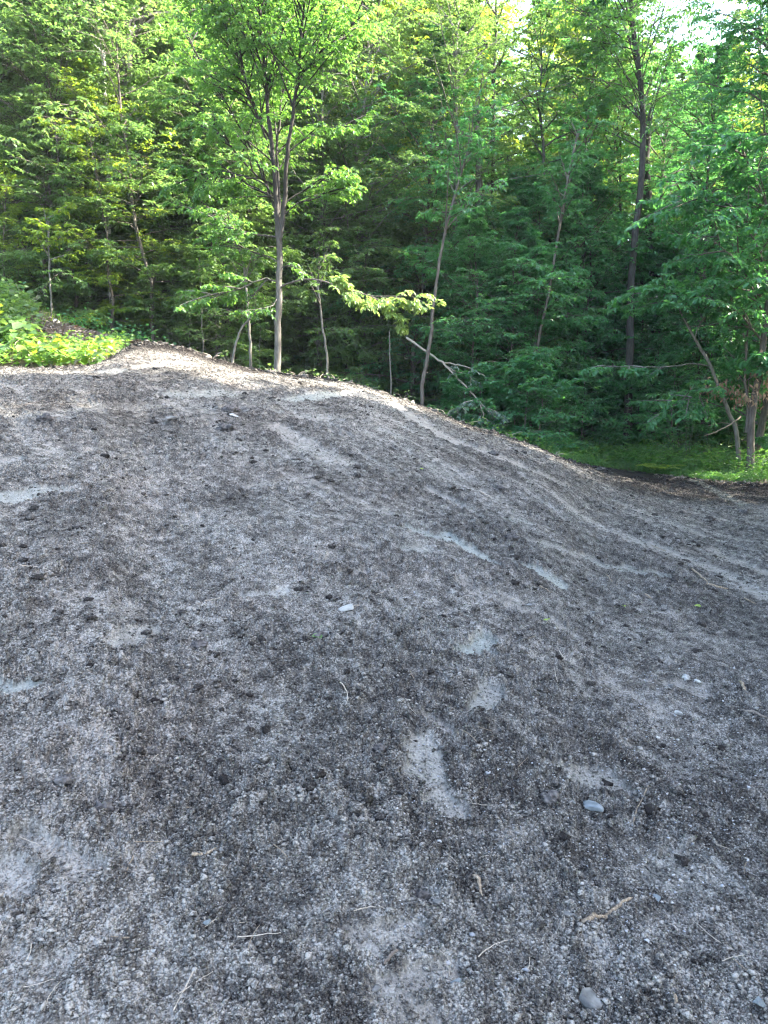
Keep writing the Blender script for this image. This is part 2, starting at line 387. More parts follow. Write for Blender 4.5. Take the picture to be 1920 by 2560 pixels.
def masks(x, y):
    wx = x+.10*(fbm(x*5, y*5, 31, 3)-.5)*2; wy = y+.10*(fbm(x*5, y*5, 41, 3)-.5)*2
    pale = np.zeros_like(x); blue = np.zeros_like(x)
    for a, b, hw, st, bl in SW:
        near = (np.abs(x-(a[0]+b[0])/2) < abs(a[0]-b[0])/2+hw*3+.3) & (np.abs(y-(a[1]+b[1])/2) < abs(a[1]-b[1])/2+hw*3+.3)
        i = np.nonzero(near)[0]
        if not len(i): continue
        d = b-a; L2 = d@d+1e-9
        sx = x[i]*.35+wx[i]*.65; sy = y[i]*.35+wy[i]*.65
        t = np.clip(((sx-a[0])*d[0]+(sy-a[1])*d[1])/L2, 0, 1)
        dist = np.hypot(sx-a[0]-t*d[0], sy-a[1]-t*d[1])
        rag = fbm(x[i]*11, y[i]*11, 121, 4, .65)-.5
        v = st*(1-sst(hw*.8, hw*1.3, dist+rag*hw*1.6))
        pale[i] = np.maximum(pale[i], v); blue[i] = np.maximum(blue[i], v*bl)
    c, s = math.cos(RAKE), math.sin(RAKE)
    al = x*c+y*s; ac = -x*s+y*c
    streak = fbm(al*.55, ac*4.5+.6*vnoise(al*.4, ac*.4, 3), 61, 4, .6)
    dry_and_light = fbm(x*1.1, y*1.1, 71, 5, .6)*.55+streak*.45
    soft = sst(.53, .64, streak)*.55*sst(3.5, 7, y)*sst(.42, .60, fbm(al*1.6, ac*7, 67, 4, .6))
    pale = np.maximum(pale, soft)
    dry_and_light = np.clip((dry_and_light-.5)*1.7+.5, 0, 1)
    damp_and_shade = sst(.24, .36, x/np.maximum(y, 1))*sst(10, 11.5, y); dry_and_light = dry_and_light-1.4*damp_and_shade; pale = pale*(1-.7*damp_and_shade)      # damp dark flat on the right, deepened with painted shade against the sun strip
    global BROWN_SHADE
    BROWN_SHADE = (1-sst(.8, 2.0, np.hypot((x-HUMP[0])/1.6, (y-HUMP[1])/.9)))  # brown hump soil, with shade painted in to offset the sun on it
    yc_ = smooth_interp(np.clip(x/np.maximum(y, 1), -.8, .8), EY); shade_band = sst(1.5, .3, yc_-y); dry_and_light = dry_and_light-.9*shade_band; pale = pale*(1-.6*shade_band)  # crest darkened in colour to stand for shade where sun strikes
    dry_and_light = dry_and_light-1.5*BROWN_SHADE; pale = pale*(1-.7*BROWN_SHADE)
    return pale, blue, dry_and_light
def soil_relief(x, y):
    pale, blue, dry_and_light = masks(x, y)
    D = np.hypot(x, y)
    rough = (1-.88*pale)
    cl = fbm(x*2.2, y*2.2, 91, 3)                     # where soil is cloddier
    amp = .75+1.1*sst(.40, .65, cl)
    h = .016*worley(x*11+.4*fbm(x*9, y*9, 3, 2), y*11, 1)*sst(.48, .66, fbm(x*1.7, y*1.7, 93, 3))
    h = h+.013*worley(x*27, y*27, 2)*sst(.35, .55, vnoise(x*8, y*8, 95))
    h = h+.012*worley(x*62, y*62, 3)*(1-sst(7, 10, D)*.4)
    h = h+.0075*worley(x*105, y*105, 4)*(1-sst(4, 6.5, D))
    h = h*amp+.028*(fbm(x*14, y*14, 7, 4, .55)-.5)
    c, s = math.cos(RAKE), math.sin(RAKE)
    al = x*c+y*s; ac = -x*s+y*c
    rows = .009*(fbm(al*.5, ac*3.2, 63, 4, .55)-.5)*sst(4, 7, D)
    return h*rough + rows + .035*(fbm(x*2.5, y*2.5, 8, 4)-.5) - .012*pale, pale, blue, dry_and_light
HOLES = [(430, 1400, .045), (215, 1530, .07), (690, 1378, .05), (825, 1300, .045), (960, 1278, .04), (220, 1750, .06), (505, 890, .12), (1105, 1168, .07), (490, 2150, .05), (905, 1932, .05), (1000, 2105, .04), (1185, 1715, .04)]
HW = [(hit(a, b)[:2], r) for a, b, r in HOLES]
def soil_z(x, y):
    r, p, b, d = soil_relief(x, y)
    for c, rr in HW:
        q = ((x-c[0])**2+(y-c[1])**2)/(rr*rr)
        r = r-rr*.55*np.exp(-q)+rr*.22*np.exp(-(np.sqrt(q)-1.5)**2*3)
    return terrain(x, y)+r, p, b, d
def build_soil():
    dense = np.linspace(-.60, .60, 1180)
    side = .60+np.cumsum(np.geomspace(.0015, .15, 40))
    us = np.concatenate([-side[::-1], dense, side])
    ys = [-6, -4, -2.5, -1.5, -.8, -.3, 0, .3, .55, .75, .9, 1.0]; y = 1.0
    while y < 19:
        y += max(.0032, min(.0010*y*y, .0024*y)) if y > 1.3 else .01
        ys.append(y)
    ys = np.array(ys)
    Wd = .5*(ys+np.sqrt(ys*ys+.8))+.12
    Wd = np.where(ys < 0, .567+.0*ys, Wd)
    X = us[None]*Wd[:, None]; X = np.where(ys[:, None] < 0, us[None]*.567, X); Yg = np.repeat(ys[:, None], len(us), 1)
    x = X.ravel(); yv = Yg.ravel()
    z, pale, blue, dry_and_light = soil_z(x, yv)
    # the soil ends at its edge: past it, it sinks under the forest floor
    u = np.clip(x/np.maximum(yv, 1), -.8, .8); yc = smooth_interp(u, EY)
    over = yv-yc-.10*(fbm(x*3, yv*3, 15, 3)-.5)*2
    lim = np.where(u > .2, .25, np.where(u < -.27, .15, 1.6))
    z = z-.25*sst(0, .35, over-lim)
    rows, cols = X.shape
    idx = np.arange(rows*cols).reshape(rows, cols)
    q = np.stack([idx[:-1, :-1], idx[:-1, 1:], idx[1:, 1:], idx[1:, :-1]], -1).reshape(-1, 4)
    keep = (over < lim+.8)[q[:, 0]]
    o = mk('ground', np.stack([x, yv, z], -1), [q[keep]], M['soil'], smooth=True,
           attrs={'pale': ('POINT', pale), 'blue': ('POINT', blue), 'dry_and_light': ('POINT', dry_and_light)})
    tag(o, kind='structure'); print('soil verts', rows, cols)
build_soil()

# forest floor: one sheet out to the far hillside
def build_floor():
    g = np.concatenate([-np.geomspace(8, 400, 60)[::-1], np.linspace(-7.9, 7.9, 90), np.geomspace(8, 400, 60)])
    gy = np.concatenate([-np.geomspace(4, 400, 30)[::-1], np.linspace(-3.9, 30, 200), np.geomspace(30.3, 500, 50)])
    X, Yg = np.meshgrid(g, gy); x = X.ravel(); y = Yg.ravel()
    u = np.clip(x/np.maximum(y, 1), -.8, .8); yc = smooth_interp(u, EY)
    inside = sst(.6, .0, y-yc)*sst(-7, -5, y)*0+ (y < yc+.0)
    z = terrain(x, y)-.16*np.where(y < yc+.1, 1, 0)+.03*(fbm(x*3, y*3, 9, 3)-.5)
    r, c = X.shape; idx = np.arange(r*c).reshape(r, c)
    q = np.stack([idx[:-1, :-1], idx[:-1, 1:], idx[1:, 1:], idx[1:, :-1]], -1).reshape(-1, 4)
    o = mk('forest_floor', np.stack([x, y, z], -1), [q], M['floor'], smooth=True); tag(o, kind='structure')
build_floor()

# ------------------------------------------------------------------ tree prototypes
def make_tree(rng, H, base, crown_r, nl, r0, leaf, lm, bm, n2=8, n3=4, nlf=7, lean=.03, up0=.25, up1=.9, droop=.35, name='forest_tree', L2=.42, L3=.45, K=14):
    """returns trunk object, crown object (unparented); tree grows from the origin"""
    h = np.linspace(0, 1, K)
    wob = np.cumsum(rng.normal(0, H*.006, (K, 2)), 0)
    tr = np.stack([h*H*lean*rng.normal()+wob[:, 0], h*H*lean*rng.normal()+wob[:, 1], h*H-.3], -1)
    W = Wood(); W.add(tr, r0*(1-.85*h)+.004, 9)
    # limbs
    tt = base+(1-base)*(np.arange(nl)+rng.random(nl))/nl; tt = np.minimum(tt, .985)
    p, T = evalp(np.repeat(tr[None], nl, 0), tt[:, None]); p = p[:, 0]
    az = np.arange(nl)*2.4+rng.normal(0, .4, nl)
    f = (tt-base)/(1-base)
    prof = np.clip(.6+1.2*f, 0, 1)*np.clip((1-f)*2.8, .16, 1)
    ln = crown_r*prof*rng.uniform(.45, 1.25, nl)*(.7+.6*vnoise(az*.8+H, tt*6, 12))
    el = up0+(up1-up0)*f+rng.normal(0, .24, nl)
    D = np.stack([np.cos(az)*np.cos(el), np.sin(az)*np.cos(el), np.sin(el)], -1)
    k = np.linspace(0, 1, 7)[None, :, None]
    P = p[:, None]+D[:, None]*ln[:, None, None]*k-np.array([0, 0, 1.])*(droop*.5*ln)[:, None, None]*k*k
    P = P+np.cumsum(rng.normal(0, .03, P.shape), 1)*ln[:, None, None]*.5*(k > 0)
    kk = np.linspace(0, 1, 7)[None]
    W.add(P, (np.minimum(r0*.32, .012+.012*ln)[:, None]*(1-.8*kk)), 5)
    S2, l2 = kids(P, ln, n2, .18, .95, L2, .45, 4, droop*.6, rng)
    W.add(S2, np.repeat((.004+.003*l2)[:, None], 4, 1)*np.array([1, .8, .6, .35]), 3)
    S3, l3 = kids(S2, np.maximum(l2, .35), n3, .15, .85, L3, .3, 3, droop*.5, rng)
    parts = [put_leaves(S3, l3, nlf, leaf, rng), put_leaves(S2, l2, 5, leaf, rng, t0=.4), put_leaves(P, ln, 4, leaf, rng, t0=.6)]
    t = W.obj('trunk', bm, None); c = crown_obj(parts, 'crown', lm, None, rng)
    return t, c
PROTO = {}
def proto(key, n, **kw):
    PROTO[key] = []
    L0 = kw['leaf']; D0 = kw.get('droop', .35)
    for i in range(n):
        kw['leaf'] = L0*(.82+.36*((i*.62+.3) % 1)); kw['droop'] = D0*(.7+.7*((i*.38+.1) % 1))
        t, c = make_tree(rng, **kw)
        PROTO[key].append([t.data, c.data]); bpy.data.objects.remove(t); bpy.data.objects.remove(c)
proto('tall', 4, H=17, base=.12, crown_r=3.3, nl=92, r0=.11, leaf=.098, lm=M['leaf'], bm=M['bark_pale'], n2=10, n3=5, nlf=9)
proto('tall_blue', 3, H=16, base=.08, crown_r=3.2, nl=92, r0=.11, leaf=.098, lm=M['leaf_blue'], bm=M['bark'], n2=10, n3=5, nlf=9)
proto('tall_sun_tint', 2, H=17, base=.12, crown_r=3.3, nl=92, r0=.11, leaf=.10, lm=M['leaf_yel'], bm=M['bark_pale'], n2=10, n3=5, nlf=8)  # backlit yellow of these crowns is put into the leaf colour
proto('young_yel', 1, H=7, base=.14, crown_r=1.7, nl=56, r0=.035, leaf=.08, lm=M['leaf_yel'], bm=M['bark'], n2=9, n3=4, nlf=7, up0=.15, up1=1.0, droop=.3)
proto('pole', 2, H=16, base=.5, crown_r=2.4, nl=40, r0=.10, leaf=.12, lm=M['leaf'], bm=M['bark_dark'], n2=8, n3=4, nlf=7)
proto('young', 3, H=7.5, base=.14, crown_r=1.9, nl=60, r0=.035, leaf=.078, lm=M['leaf'], bm=M['bark'], n2=9, n3=5, nlf=8, up0=.15, up1=1.0, droop=.35)
proto('young_blue', 3, H=7.0, base=.08, crown_r=1.9, nl=60, r0=.035, leaf=.080, lm=M['leaf_blue'], bm=M['bark'], n2=9, n3=5, nlf=8, up0=.15, up1=1.0, droop=.4)
proto('sapling', 3, H=3.0, base=.12, crown_r=1.0, nl=30, r0=.015, leaf=.075, lm=M['leaf'], bm=M['bark_pale'], n2=6, n3=3, nlf=6, up0=.0, up1=.6, droop=.12)
proto('sapling_blue', 2, H=2.6, base=.10, crown_r=1.05, nl=32, r0=.015, leaf=.075, lm=M['leaf_blue'], bm=M['bark'], n2=6, n3=3, nlf=6, up0=.0, up1=.6, droop=.15)
def plant_tree(key, x, y, s, label, group, name='forest_tree', cat='tree', v=None, sink=0.0, yel=False):
    pr = PROTO[key]; v = rng.integers(len(pr)) if v is None else v
    td, cd = pr[v]
    e = empty(name, (x, y, T1(x, y)-sink), label, cat, group, rng.uniform(0, 6.28), s)
    t = bpy.data.objects.new('trunk', td); C.objects.link(t); t.parent = e
    c = bpy.data.objects.new('crown', cd); C.objects.link(c); c.parent = e
    return e
# ------------------------------------------------------------------ the wood: background trees
def U(px, Y): return ray(px, 780)[0]*Y       # x for a screen column at eye level
def zone(px):
    return ('far left', 'left')[px > 250] if px < 520 else ('middle', 'right')[px > 1050] if px < 1420 else 'far right'
ZL = {'far left': 'above the weedy bank at the left edge', 'left': 'behind the brown top of the mound', 'middle': 'behind the crest in the middle',
      'right': 'behind the falling right shoulder of the mound', 'far right': 'beyond the grass strip at the right'}
ZS = {'far left': 'above the weedy bank', 'left': 'behind the mound top', 'middle': 'behind the middle crest', 'right': 'behind the right shoulder', 'far right': 'beyond the grass strip'}
ORD = ['first', 'second', 'third', 'fourth', 'fifth', 'sixth', 'seventh', 'eighth', 'ninth', 'tenth', 'eleventh', 'twelfth', 'thirteenth', 'fourteenth', 'fifteenth', 'sixteenth']
CNT = {}
def row(key, Y0, Y1, px0, px1, n, smin, smax, what, gname, name='forest_tree', cat='tree', skip=None):
    for i in range(n):
        px = px0+(px1-px0)*(i+rng.random())/n; Y = rng.uniform(Y0, Y1)
        if skip and skip(px, Y): continue
        z_ = zone(px)
        sc_ = rng.uniform(smin, smax); cap = np.interp(px, [1000, 1050, 1185, 1215, 1340, 1400, 1570, 1640], [9, .33, .33, .50, .46, .42, .42, .6])
        Ht = {'tall': 17, 'tall_sun_tint': 17, 'tall_blue': 16, 'pole': 16}.get(key, 3); sc_ = min(sc_, max((cap*Y+1.6-T1(U(px, Y), Y))/Ht, .4))
        ck = (gname, z_); CNT[ck] = CNT.get(ck, 0)+1
        lab = what+', '+(ORD[CNT[ck]-1]+' from left ' if Y0 <= 24 else '')+ZS[z_]
        plant_tree(key, U(px, Y), Y, sc_, lab, gname+' '+ZL[z_], name, cat)
gap = lambda px, Y: (1090 < px < 1165)
row('tall', 18, 23, -150, 560, 8, .9, 1.1, 'tall pale green tree at the forest edge', 'tall pale green trees')
for (p_, Y_, s_, k_, l_) in [(690, 18.6, .68, 'tall', 'mid height green tree right behind the forked tree'), (790, 19.2, .74, 'tall', 'mid height green tree above the long leafy branch'), (890, 18.9, .66, 'tall_blue', 'mid height darker green tree above the tip of the long leafy branch'), (980, 19.4, .72, 'tall', 'mid height green tree behind the long curved grey stem')]:
    plant_tree(k_, U(p_, Y_), Y_, s_, l_, None)
row('tall_sun_tint', 22.5, 24, 740, 990, 3, 1.1, 1.2, 'towering tree with sunlit yellow green top', 'towering sunlit trees')
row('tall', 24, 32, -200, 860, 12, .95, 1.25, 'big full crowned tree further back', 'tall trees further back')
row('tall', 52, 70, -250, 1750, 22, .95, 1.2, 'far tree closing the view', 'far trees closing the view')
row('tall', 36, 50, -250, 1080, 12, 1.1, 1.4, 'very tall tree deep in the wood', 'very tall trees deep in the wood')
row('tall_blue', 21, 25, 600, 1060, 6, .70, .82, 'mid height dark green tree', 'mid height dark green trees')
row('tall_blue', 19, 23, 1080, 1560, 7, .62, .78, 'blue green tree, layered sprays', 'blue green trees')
row('tall_sun_tint', 24, 32, 1100, 1750, 9, .62, .80, 'sunlit yellow green tree seen through darker ones', 'sunlit trees')
row('tall_blue', 16, 19, 1580, 1900, 3, .85, 1.0, 'big dark tree with spreading limbs', 'big dark trees')
plant_tree('tall_blue', 8.9, 15.6, 1.0, 'big dark spreading tree filling the top right corner', None, v=1)
plant_tree('tall_blue', 11.4, 19, 1.05, 'big dark tree with loose crown near the top right corner', None, v=0)
plant_tree('tall', U(70, 18.2), 18.2, 1.05, 'tall light green tree filling the top left corner', None, v=0)
plant_tree('tall', U(345, 18.6), 18.6, 1.1, 'tall light green tree between the white birch and the forked tree', None, v=2)
row('pole', 19, 27, 620, 1500, 16, .85, 1.1, 'thin dark trunk with high crown', 'thin dark forest trunks', 'pole_tree')
row('pole', 19, 26, 0, 600, 8, .85, 1.1, 'thin dark trunk with high crown', 'thin dark forest trunks', 'pole_tree')
row('pole', 28, 40, 500, 1700, 18, .9, 1.2, 'slender trunk standing deep in the shade', 'slender trunks deep in the shade', 'pole_tree')
row('young', 15.8, 19, -60, 560, 16, .75, 1.15, 'young light green tree, flat sprays', 'young light green trees', 'young_tree')
row('young', 18.5, 22, 560, 960, 10, .8, 1.05, 'young light green tree, flat sprays', 'young light green trees', 'young_tree')
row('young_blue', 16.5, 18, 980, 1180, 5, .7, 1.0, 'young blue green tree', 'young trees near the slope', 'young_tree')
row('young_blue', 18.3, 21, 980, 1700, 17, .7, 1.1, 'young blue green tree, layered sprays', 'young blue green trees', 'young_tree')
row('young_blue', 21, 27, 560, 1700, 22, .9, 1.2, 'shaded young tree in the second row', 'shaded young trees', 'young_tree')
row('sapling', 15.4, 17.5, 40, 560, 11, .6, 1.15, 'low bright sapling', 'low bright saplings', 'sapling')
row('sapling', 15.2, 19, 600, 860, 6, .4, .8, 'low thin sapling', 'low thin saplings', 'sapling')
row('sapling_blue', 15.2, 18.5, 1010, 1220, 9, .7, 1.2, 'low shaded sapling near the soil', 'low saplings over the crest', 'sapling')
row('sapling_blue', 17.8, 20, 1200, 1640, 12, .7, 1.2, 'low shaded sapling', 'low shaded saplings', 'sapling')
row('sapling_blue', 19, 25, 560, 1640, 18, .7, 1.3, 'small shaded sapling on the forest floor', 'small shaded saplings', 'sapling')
row('young', 24, 30, -100, 560, 8, .9, 1.3, 'young tree in the second row', 'second row young trees', 'young_tree')
plant_tree('young_yel', U(250, 15.7), 15.7, .8, 'young tree with yellow green leaves standing out against the darker wood at left', None, 'young_tree')
plant_tree('young_yel', U(20, 15.3), 15.3, .48, 'young yellow green tree at the left edge with flat sunlit sprays', None, 'young_tree')
# trees out of the frame to the right and left, whose shade falls on the mound
for (x, y, s) in [(9.5, 6.5, 1.0), (9, 3.8, 1.0), (8.5, 1.2, 1.0), (9, -1.5, 1.0), (12, 5.2, 1.1), (12, 2.4, 1.1), (12, -.3, 1.1), (15, 6.8, 1.2), (15, 3.6, 1.2), (15.5, .5, 1.2), (10.5, -4, 1.0),
                  (15, -3, 1.2), (19, 5, 1.3), (19, 1.5, 1.3), (9.5, 9.3, 1.0), (12, 8.6, 1.08), (12.5, 10.2, .9), (16, 9.8, 1.15), (19, 8.4, 1.3), (20, 11.0, 1.0), (11, 13.4, .75), (23, 7, 1.35)]:
    plant_tree('tall_blue', x, y, s, 'large leafy tree at the right of the clearing, beside the mound', 'trees beside the clearing')
for (x, y, s) in [(-13, 7, 1.0), (-14, 13, 1.0), (-18, 10, 1.1), (-12.5, 1, .9)]:
    plant_tree('tall', x, y, s, 'large leafy tree at the left of the clearing', 'trees at the left of the clearing')

# ------------------------------------------------------------------ single trees the photograph shows
def resample(P, K):
    d = np.r_[0, np.cumsum(np.linalg.norm(np.diff(P, axis=0), axis=1))]
    t = np.linspace(0, d[-1], K); return np.stack([np.interp(t, d, P[:, i]) for i in range(3)], 1), d[-1]
def px_poly(pts, Y, dy=0.0):
    n = len(pts); return np.array([at(p[0], p[1], Y+dy*i/(n-1)) for i, p in enumerate(pts)])
def custom_tree(name, label, cat, Y, trunk, limbs, lm, bm, leaf=.075, six=True, auto=0, group=None, base_z=None):
    """trunk/limbs: (pixel polyline, depth change, r_start, r_end, foliage dict or None)"""
    P0 = px_poly(trunk[0], Y, trunk[1])
    b = P0[0].copy(); b[2] = T1(b[0], b[1]) if base_z is None else base_z
    P0[0] = [b[0], b[1], b[2]-.25]
    e = empty(name, b, label, cat, group)
    W = Wood(); parts = []
    def wood(P, r0, r1, S):
        Q, L = resample(P, max(6, int(len(P)*3)))
        k = len(Q); Q[1:-1] += rng.normal(0, .006, (k-2, 3)); W.add(Q-b, np.linspace(r0, r1, k), S)
    wood(P0, trunk[2], trunk[3], 12)
    for (pts, Yo, dy, r0, r1, fo) in limbs:
        P = px_poly(pts, Y+Yo, dy); wood(P, r0, r1, 8)
        if fo:
            Q, L = resample(P, 9); Q = (Q-b)[None]; La = np.array([fo.get('L', L)])
            if fo.get('sub'):     # ascending side limbs first
                S1, l1 = kids(Q, np.array([1.0]), fo['sub'], fo.get('t0', .1), fo.get('ang', .7), fo.get('len', 1.4), fo.get('tap', .3), 7, fo.get('droop1', .1), rng, jit=.35, rise=fo.get('rise', .2))
                W.add(S1, np.linspace(.016, .004, 7)[None].repeat(len(S1), 0), 4)
            else: S1, l1 = Q, La
            S2, l2 = kids(S1, l1, fo.get('n2', 8), .12, .9, fo.get('r2', .4), .4, 4, .25, rng)
            W.add(S2, np.repeat((.003+.002*l2)[:, None], 4, 1)*np.array([1, .8, .6, .35]), 3)
            S3, l3 = kids(S2, np.maximum(l2, .25), fo.get('n3', 3), .15, .8, .45, .3, 3, .25, rng)
            W.add(S3, np.full((len(S3), 3), .0015), 3)
            dr = fo.get('droop', .5)
            parts += [put_leaves(S3, l3, fo.get('nl', 6), leaf, rng, droop=dr), put_leaves(S2, l2, 4, leaf, rng, t0=.4, droop=dr), put_leaves(S1, l1, 4, leaf, rng, t0=.7, droop=dr)]
    W.obj('trunk', bm, e)
    if parts: crown_obj(parts, 'crown', lm, e, rng, six=six)
    return e
f1 = dict(sub=16, t0=.0, len=1.5, n2=7, n3=4, nl=6, rise=.35)
f2 = dict(sub=9, t0=.1, len=1.1, n2=6, n3=3, nl=6, rise=.2)
custom_tree('forked_tree', 'slender forked tree with smooth grey trunk standing alone on the crest of the mound', 'tree', 13.3,
    ([(598, 812), (599, 770), (600, 720), (602, 660), (603, 600), (603, 540), (601, 490), (599, 455)], 0, .062, .046),
    [([(601, 505), (597, 440), (592, 370), (586, 300), (578, 240), (575, 170), (566, 95), (562, 20), (556, -60)], 0, -.3, .046, .012, dict(sub=24, t0=.50, len=2.0, n2=8, n3=4, nl=7, rise=.4)),
     ([(603, 525), (613, 450), (617, 390), (623, 310), (633, 245), (644, 165), (650, 95), (656, 20), (660, -60)], 0, -.7, .042, .012, dict(sub=20, t0=.52, len=1.6, n2=8, n3=4, nl=7, rise=.4)),
     ([(602, 500), (604, 430), (601, 370), (597, 330), (604, 260), (608, 180), (606, 100), (600, 20)], 0, .9, .028, .008, dict(sub=18, t0=.25, len=1.5, n2=7, n3=4, nl=6, rise=.35)),
     ([(598, 460), (575, 400), (552, 340), (520, 280), (480, 210), (440, 150), (410, 90)], .1, 1.0, .022, .006, dict(sub=18, t0=.3, len=1.4, n2=7, n3=4, nl=7, rise=.1)),
     ([(590, 350), (565, 270), (535, 190), (500, 110), (470, 40), (450, -20)], .1, -.3, .022, .006, dict(sub=18, t0=.2, len=1.5, n2=7, n3=4, nl=7, rise=.2)),
     ([(600, 430), (570, 395), (530, 380), (485, 370), (440, 375), (400, 390)], .1, .6, .015, .004, dict(sub=10, t0=.35, len=.9, n2=6, n3=4, nl=7, rise=0)),
     ([(607, 470), (640, 440), (680, 430), (725, 400), (750, 395)], .1, .4, .013, .004, dict(sub=8, t0=.3, len=.8, n2=6, n3=3, nl=6, rise=0)),
     ([(644, 175), (668, 140), (696, 108), (728, 84), (770, 50)], -.25, -.4, .020, .006, f2),
     ([(583, 300), (560, 262), (540, 215), (525, 150), (510, 80)], .15, -.6, .022, .006, f2),
     ([(592, 400), (560, 385), (520, 345), (490, 300), (455, 270)], 0, -.8, .018, .005, f2),
     ([(596, 430), (575, 420), (540, 400), (505, 380)], 0, .7, .016, .005, f2),
     ([(602, 512), (570, 508), (535, 505), (495, 490), (460, 470)], 0, -.5, .016, .005, dict(sub=7, t0=.2, len=.9, n2=6, n3=3, nl=6)),
     ([(603, 567), (575, 552), (545, 545), (510, 528), (480, 515)], 0, .4, .014, .005, dict(sub=7, t0=.2, len=.8, n2=6, n3=3, nl=6)),
     ([(612, 440), (650, 415), (690, 395), (730, 380), (760, 372)], 0, .3, .014, .004, dict(sub=6, t0=.2, len=.8, n2=6, n3=3, nl=6)),
     ([(618, 330), (660, 300), (700, 285), (750, 270)], 0, .5, .014, .004, dict(sub=6, t0=.2, len=.8, n2=6, n3=3, nl=6)),
     ([(603, 610), (575, 600), (545, 610), (520, 625), (480, 632), (440, 640)], 0, -.4, .013, .004, dict(sub=7, t0=.15, len=.75, n2=6, n3=3, nl=7, rise=0)),
     ([(602, 640), (590, 660), (560, 668), (520, 672)], 0, -.4, .010, .003, dict(L=.9, n2=7, n3=3, nl=6)),
     ([(604, 580), (625, 572), (645, 580), (660, 590)], 0, -.3, .008, .003, dict(L=.7, n2=5, n3=3, nl=5))],
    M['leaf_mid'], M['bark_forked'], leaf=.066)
# the long leafy branch is part of the forked tree: its wood grows from the same trunk
ft = [o for o in C.objects if o.name == 'forked_tree'][0]
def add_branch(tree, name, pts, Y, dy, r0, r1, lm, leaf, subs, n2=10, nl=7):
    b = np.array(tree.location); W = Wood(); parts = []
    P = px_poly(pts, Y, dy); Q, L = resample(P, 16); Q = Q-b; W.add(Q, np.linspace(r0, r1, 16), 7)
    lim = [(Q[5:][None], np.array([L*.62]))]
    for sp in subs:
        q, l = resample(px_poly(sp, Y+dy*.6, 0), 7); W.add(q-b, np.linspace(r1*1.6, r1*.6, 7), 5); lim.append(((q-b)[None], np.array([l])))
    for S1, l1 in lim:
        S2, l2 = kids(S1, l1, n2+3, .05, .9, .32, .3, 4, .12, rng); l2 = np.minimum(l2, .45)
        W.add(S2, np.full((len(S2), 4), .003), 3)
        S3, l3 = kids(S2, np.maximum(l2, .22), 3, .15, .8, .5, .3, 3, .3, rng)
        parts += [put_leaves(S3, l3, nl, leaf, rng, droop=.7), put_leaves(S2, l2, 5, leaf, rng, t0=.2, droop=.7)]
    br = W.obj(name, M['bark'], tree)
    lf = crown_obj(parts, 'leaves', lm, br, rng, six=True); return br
add_branch(ft, 'low_branch', [(604, 622), (622, 612), (650, 604), (684, 603), (720, 614), (760, 628), (800, 640), (850, 640), (890, 638), (930, 634)], 13.3, -1.4, .016, .005, M['leaf_sun_tint'], .080,
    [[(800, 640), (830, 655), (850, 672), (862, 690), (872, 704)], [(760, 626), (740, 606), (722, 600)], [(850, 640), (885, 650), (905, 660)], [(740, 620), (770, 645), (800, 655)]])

def pole(name, label, pts, Y, r0, r1, bm, fol=None, lm=None, dy=0, cat='tree', leaf=.08, limbs=()):
    L = [(pts[len(pts)//2:], dy*.5, dy*.5, r1*1.2, r1*.6, fol)] if fol else []
    return custom_tree(name, label, cat, Y, (pts, dy, r0, r1), L+list(limbs), lm or M['leaf'], bm, leaf=leaf)
pole('sapling', 'thin pale stem leaning right, left of the forked tree', [(497, 786), (504, 760), (514, 730), (524, 700), (560, 672)], 13.6, .030, .012, M['bark_pale'])
pole('sapling', 'thin straight pale stem just left of the forked tree', [(543, 797), (541, 750), (537, 700), (534, 650), (530, 600), (520, 540)], 13.8, .032, .014, M['bark_pale'], dict(sub=8, t0=.2, len=.8, n2=5, n3=3, nl=5))
pole('sapling', 'thin crooked stem right of the forked tree', [(711, 818), (706, 770), (702, 730), (695, 700), (692, 660), (687, 620), (690, 560)], 14.2, .026, .012, M['bark_pale'], dict(sub=6, t0=.3, len=.8, n2=5, n3=3, nl=5))
pole('sapling', 'thin straight grey stem under the end of the long leafy branch', [(845, 842), (844, 810), (842, 780), (841, 745), (841, 715)], 15.5, .022, .010, M['bark_pale'])
pole('leaning_tree', 'long curved grey stem leaning right in front of the fallen branch', [(905, 878), (912, 830), (922, 780), (930, 720), (936, 660), (945, 590), (962, 500), (980, 430), (1000, 360), (1020, 300), (1038, 250)], 15.2, .046, .016, M['bark'],
     dict(sub=16, t0=.2, len=1.3, n2=7, n3=3, nl=6), M['leaf_blue'], dy=1.0)
pole('dead_tree', 'grey broken trunk with peeling bark in the middle of the wood', [(1040, 660), (1038, 600), (1036, 520), (1034, 440), (1036, 380), (1030, 300), (1028, 230)], 19, .11, .07, M['bark'],
     limbs=[([(1040, 560), (1060, 520), (1085, 490), (1100, 480)], 0, .3, .03, .01, None)])
pole('leaning_tree', 'thin grey stem leaning right above the shaded saplings', [(1140, 800), (1165, 720), (1185, 640), (1200, 540), (1215, 450), (1235, 340), (1250, 280)], 16.5, .035, .02, M['bark'],
     dict(sub=14, t0=.1, len=1.2, n2=7, n3=3, nl=6), M['leaf_blue'], dy=.6)
pole('forest_tree', 'straight nearly black trunk, darker and longer than its neighbours', [(1363, 800), (1362, 700), (1364, 600), (1372, 500), (1385, 400), (1388, 330), (1390, 240), (1380, 150), (1368, 60), (1360, -40)], 18.5, .105, .05, M['bark_dark'],
     dict(sub=54, t0=.0, len=3.4, n2=8, n3=4, nl=6), M['leaf_mid'], leaf=.09)
pole('forest_tree', 'short visible black trunk right of the straight nearly black one', [(1430, 760), (1418, 640), (1408, 560), (1400, 440), (1394, 350), (1400, 250)], 20.5, .14, .10, M['bark_dark'])
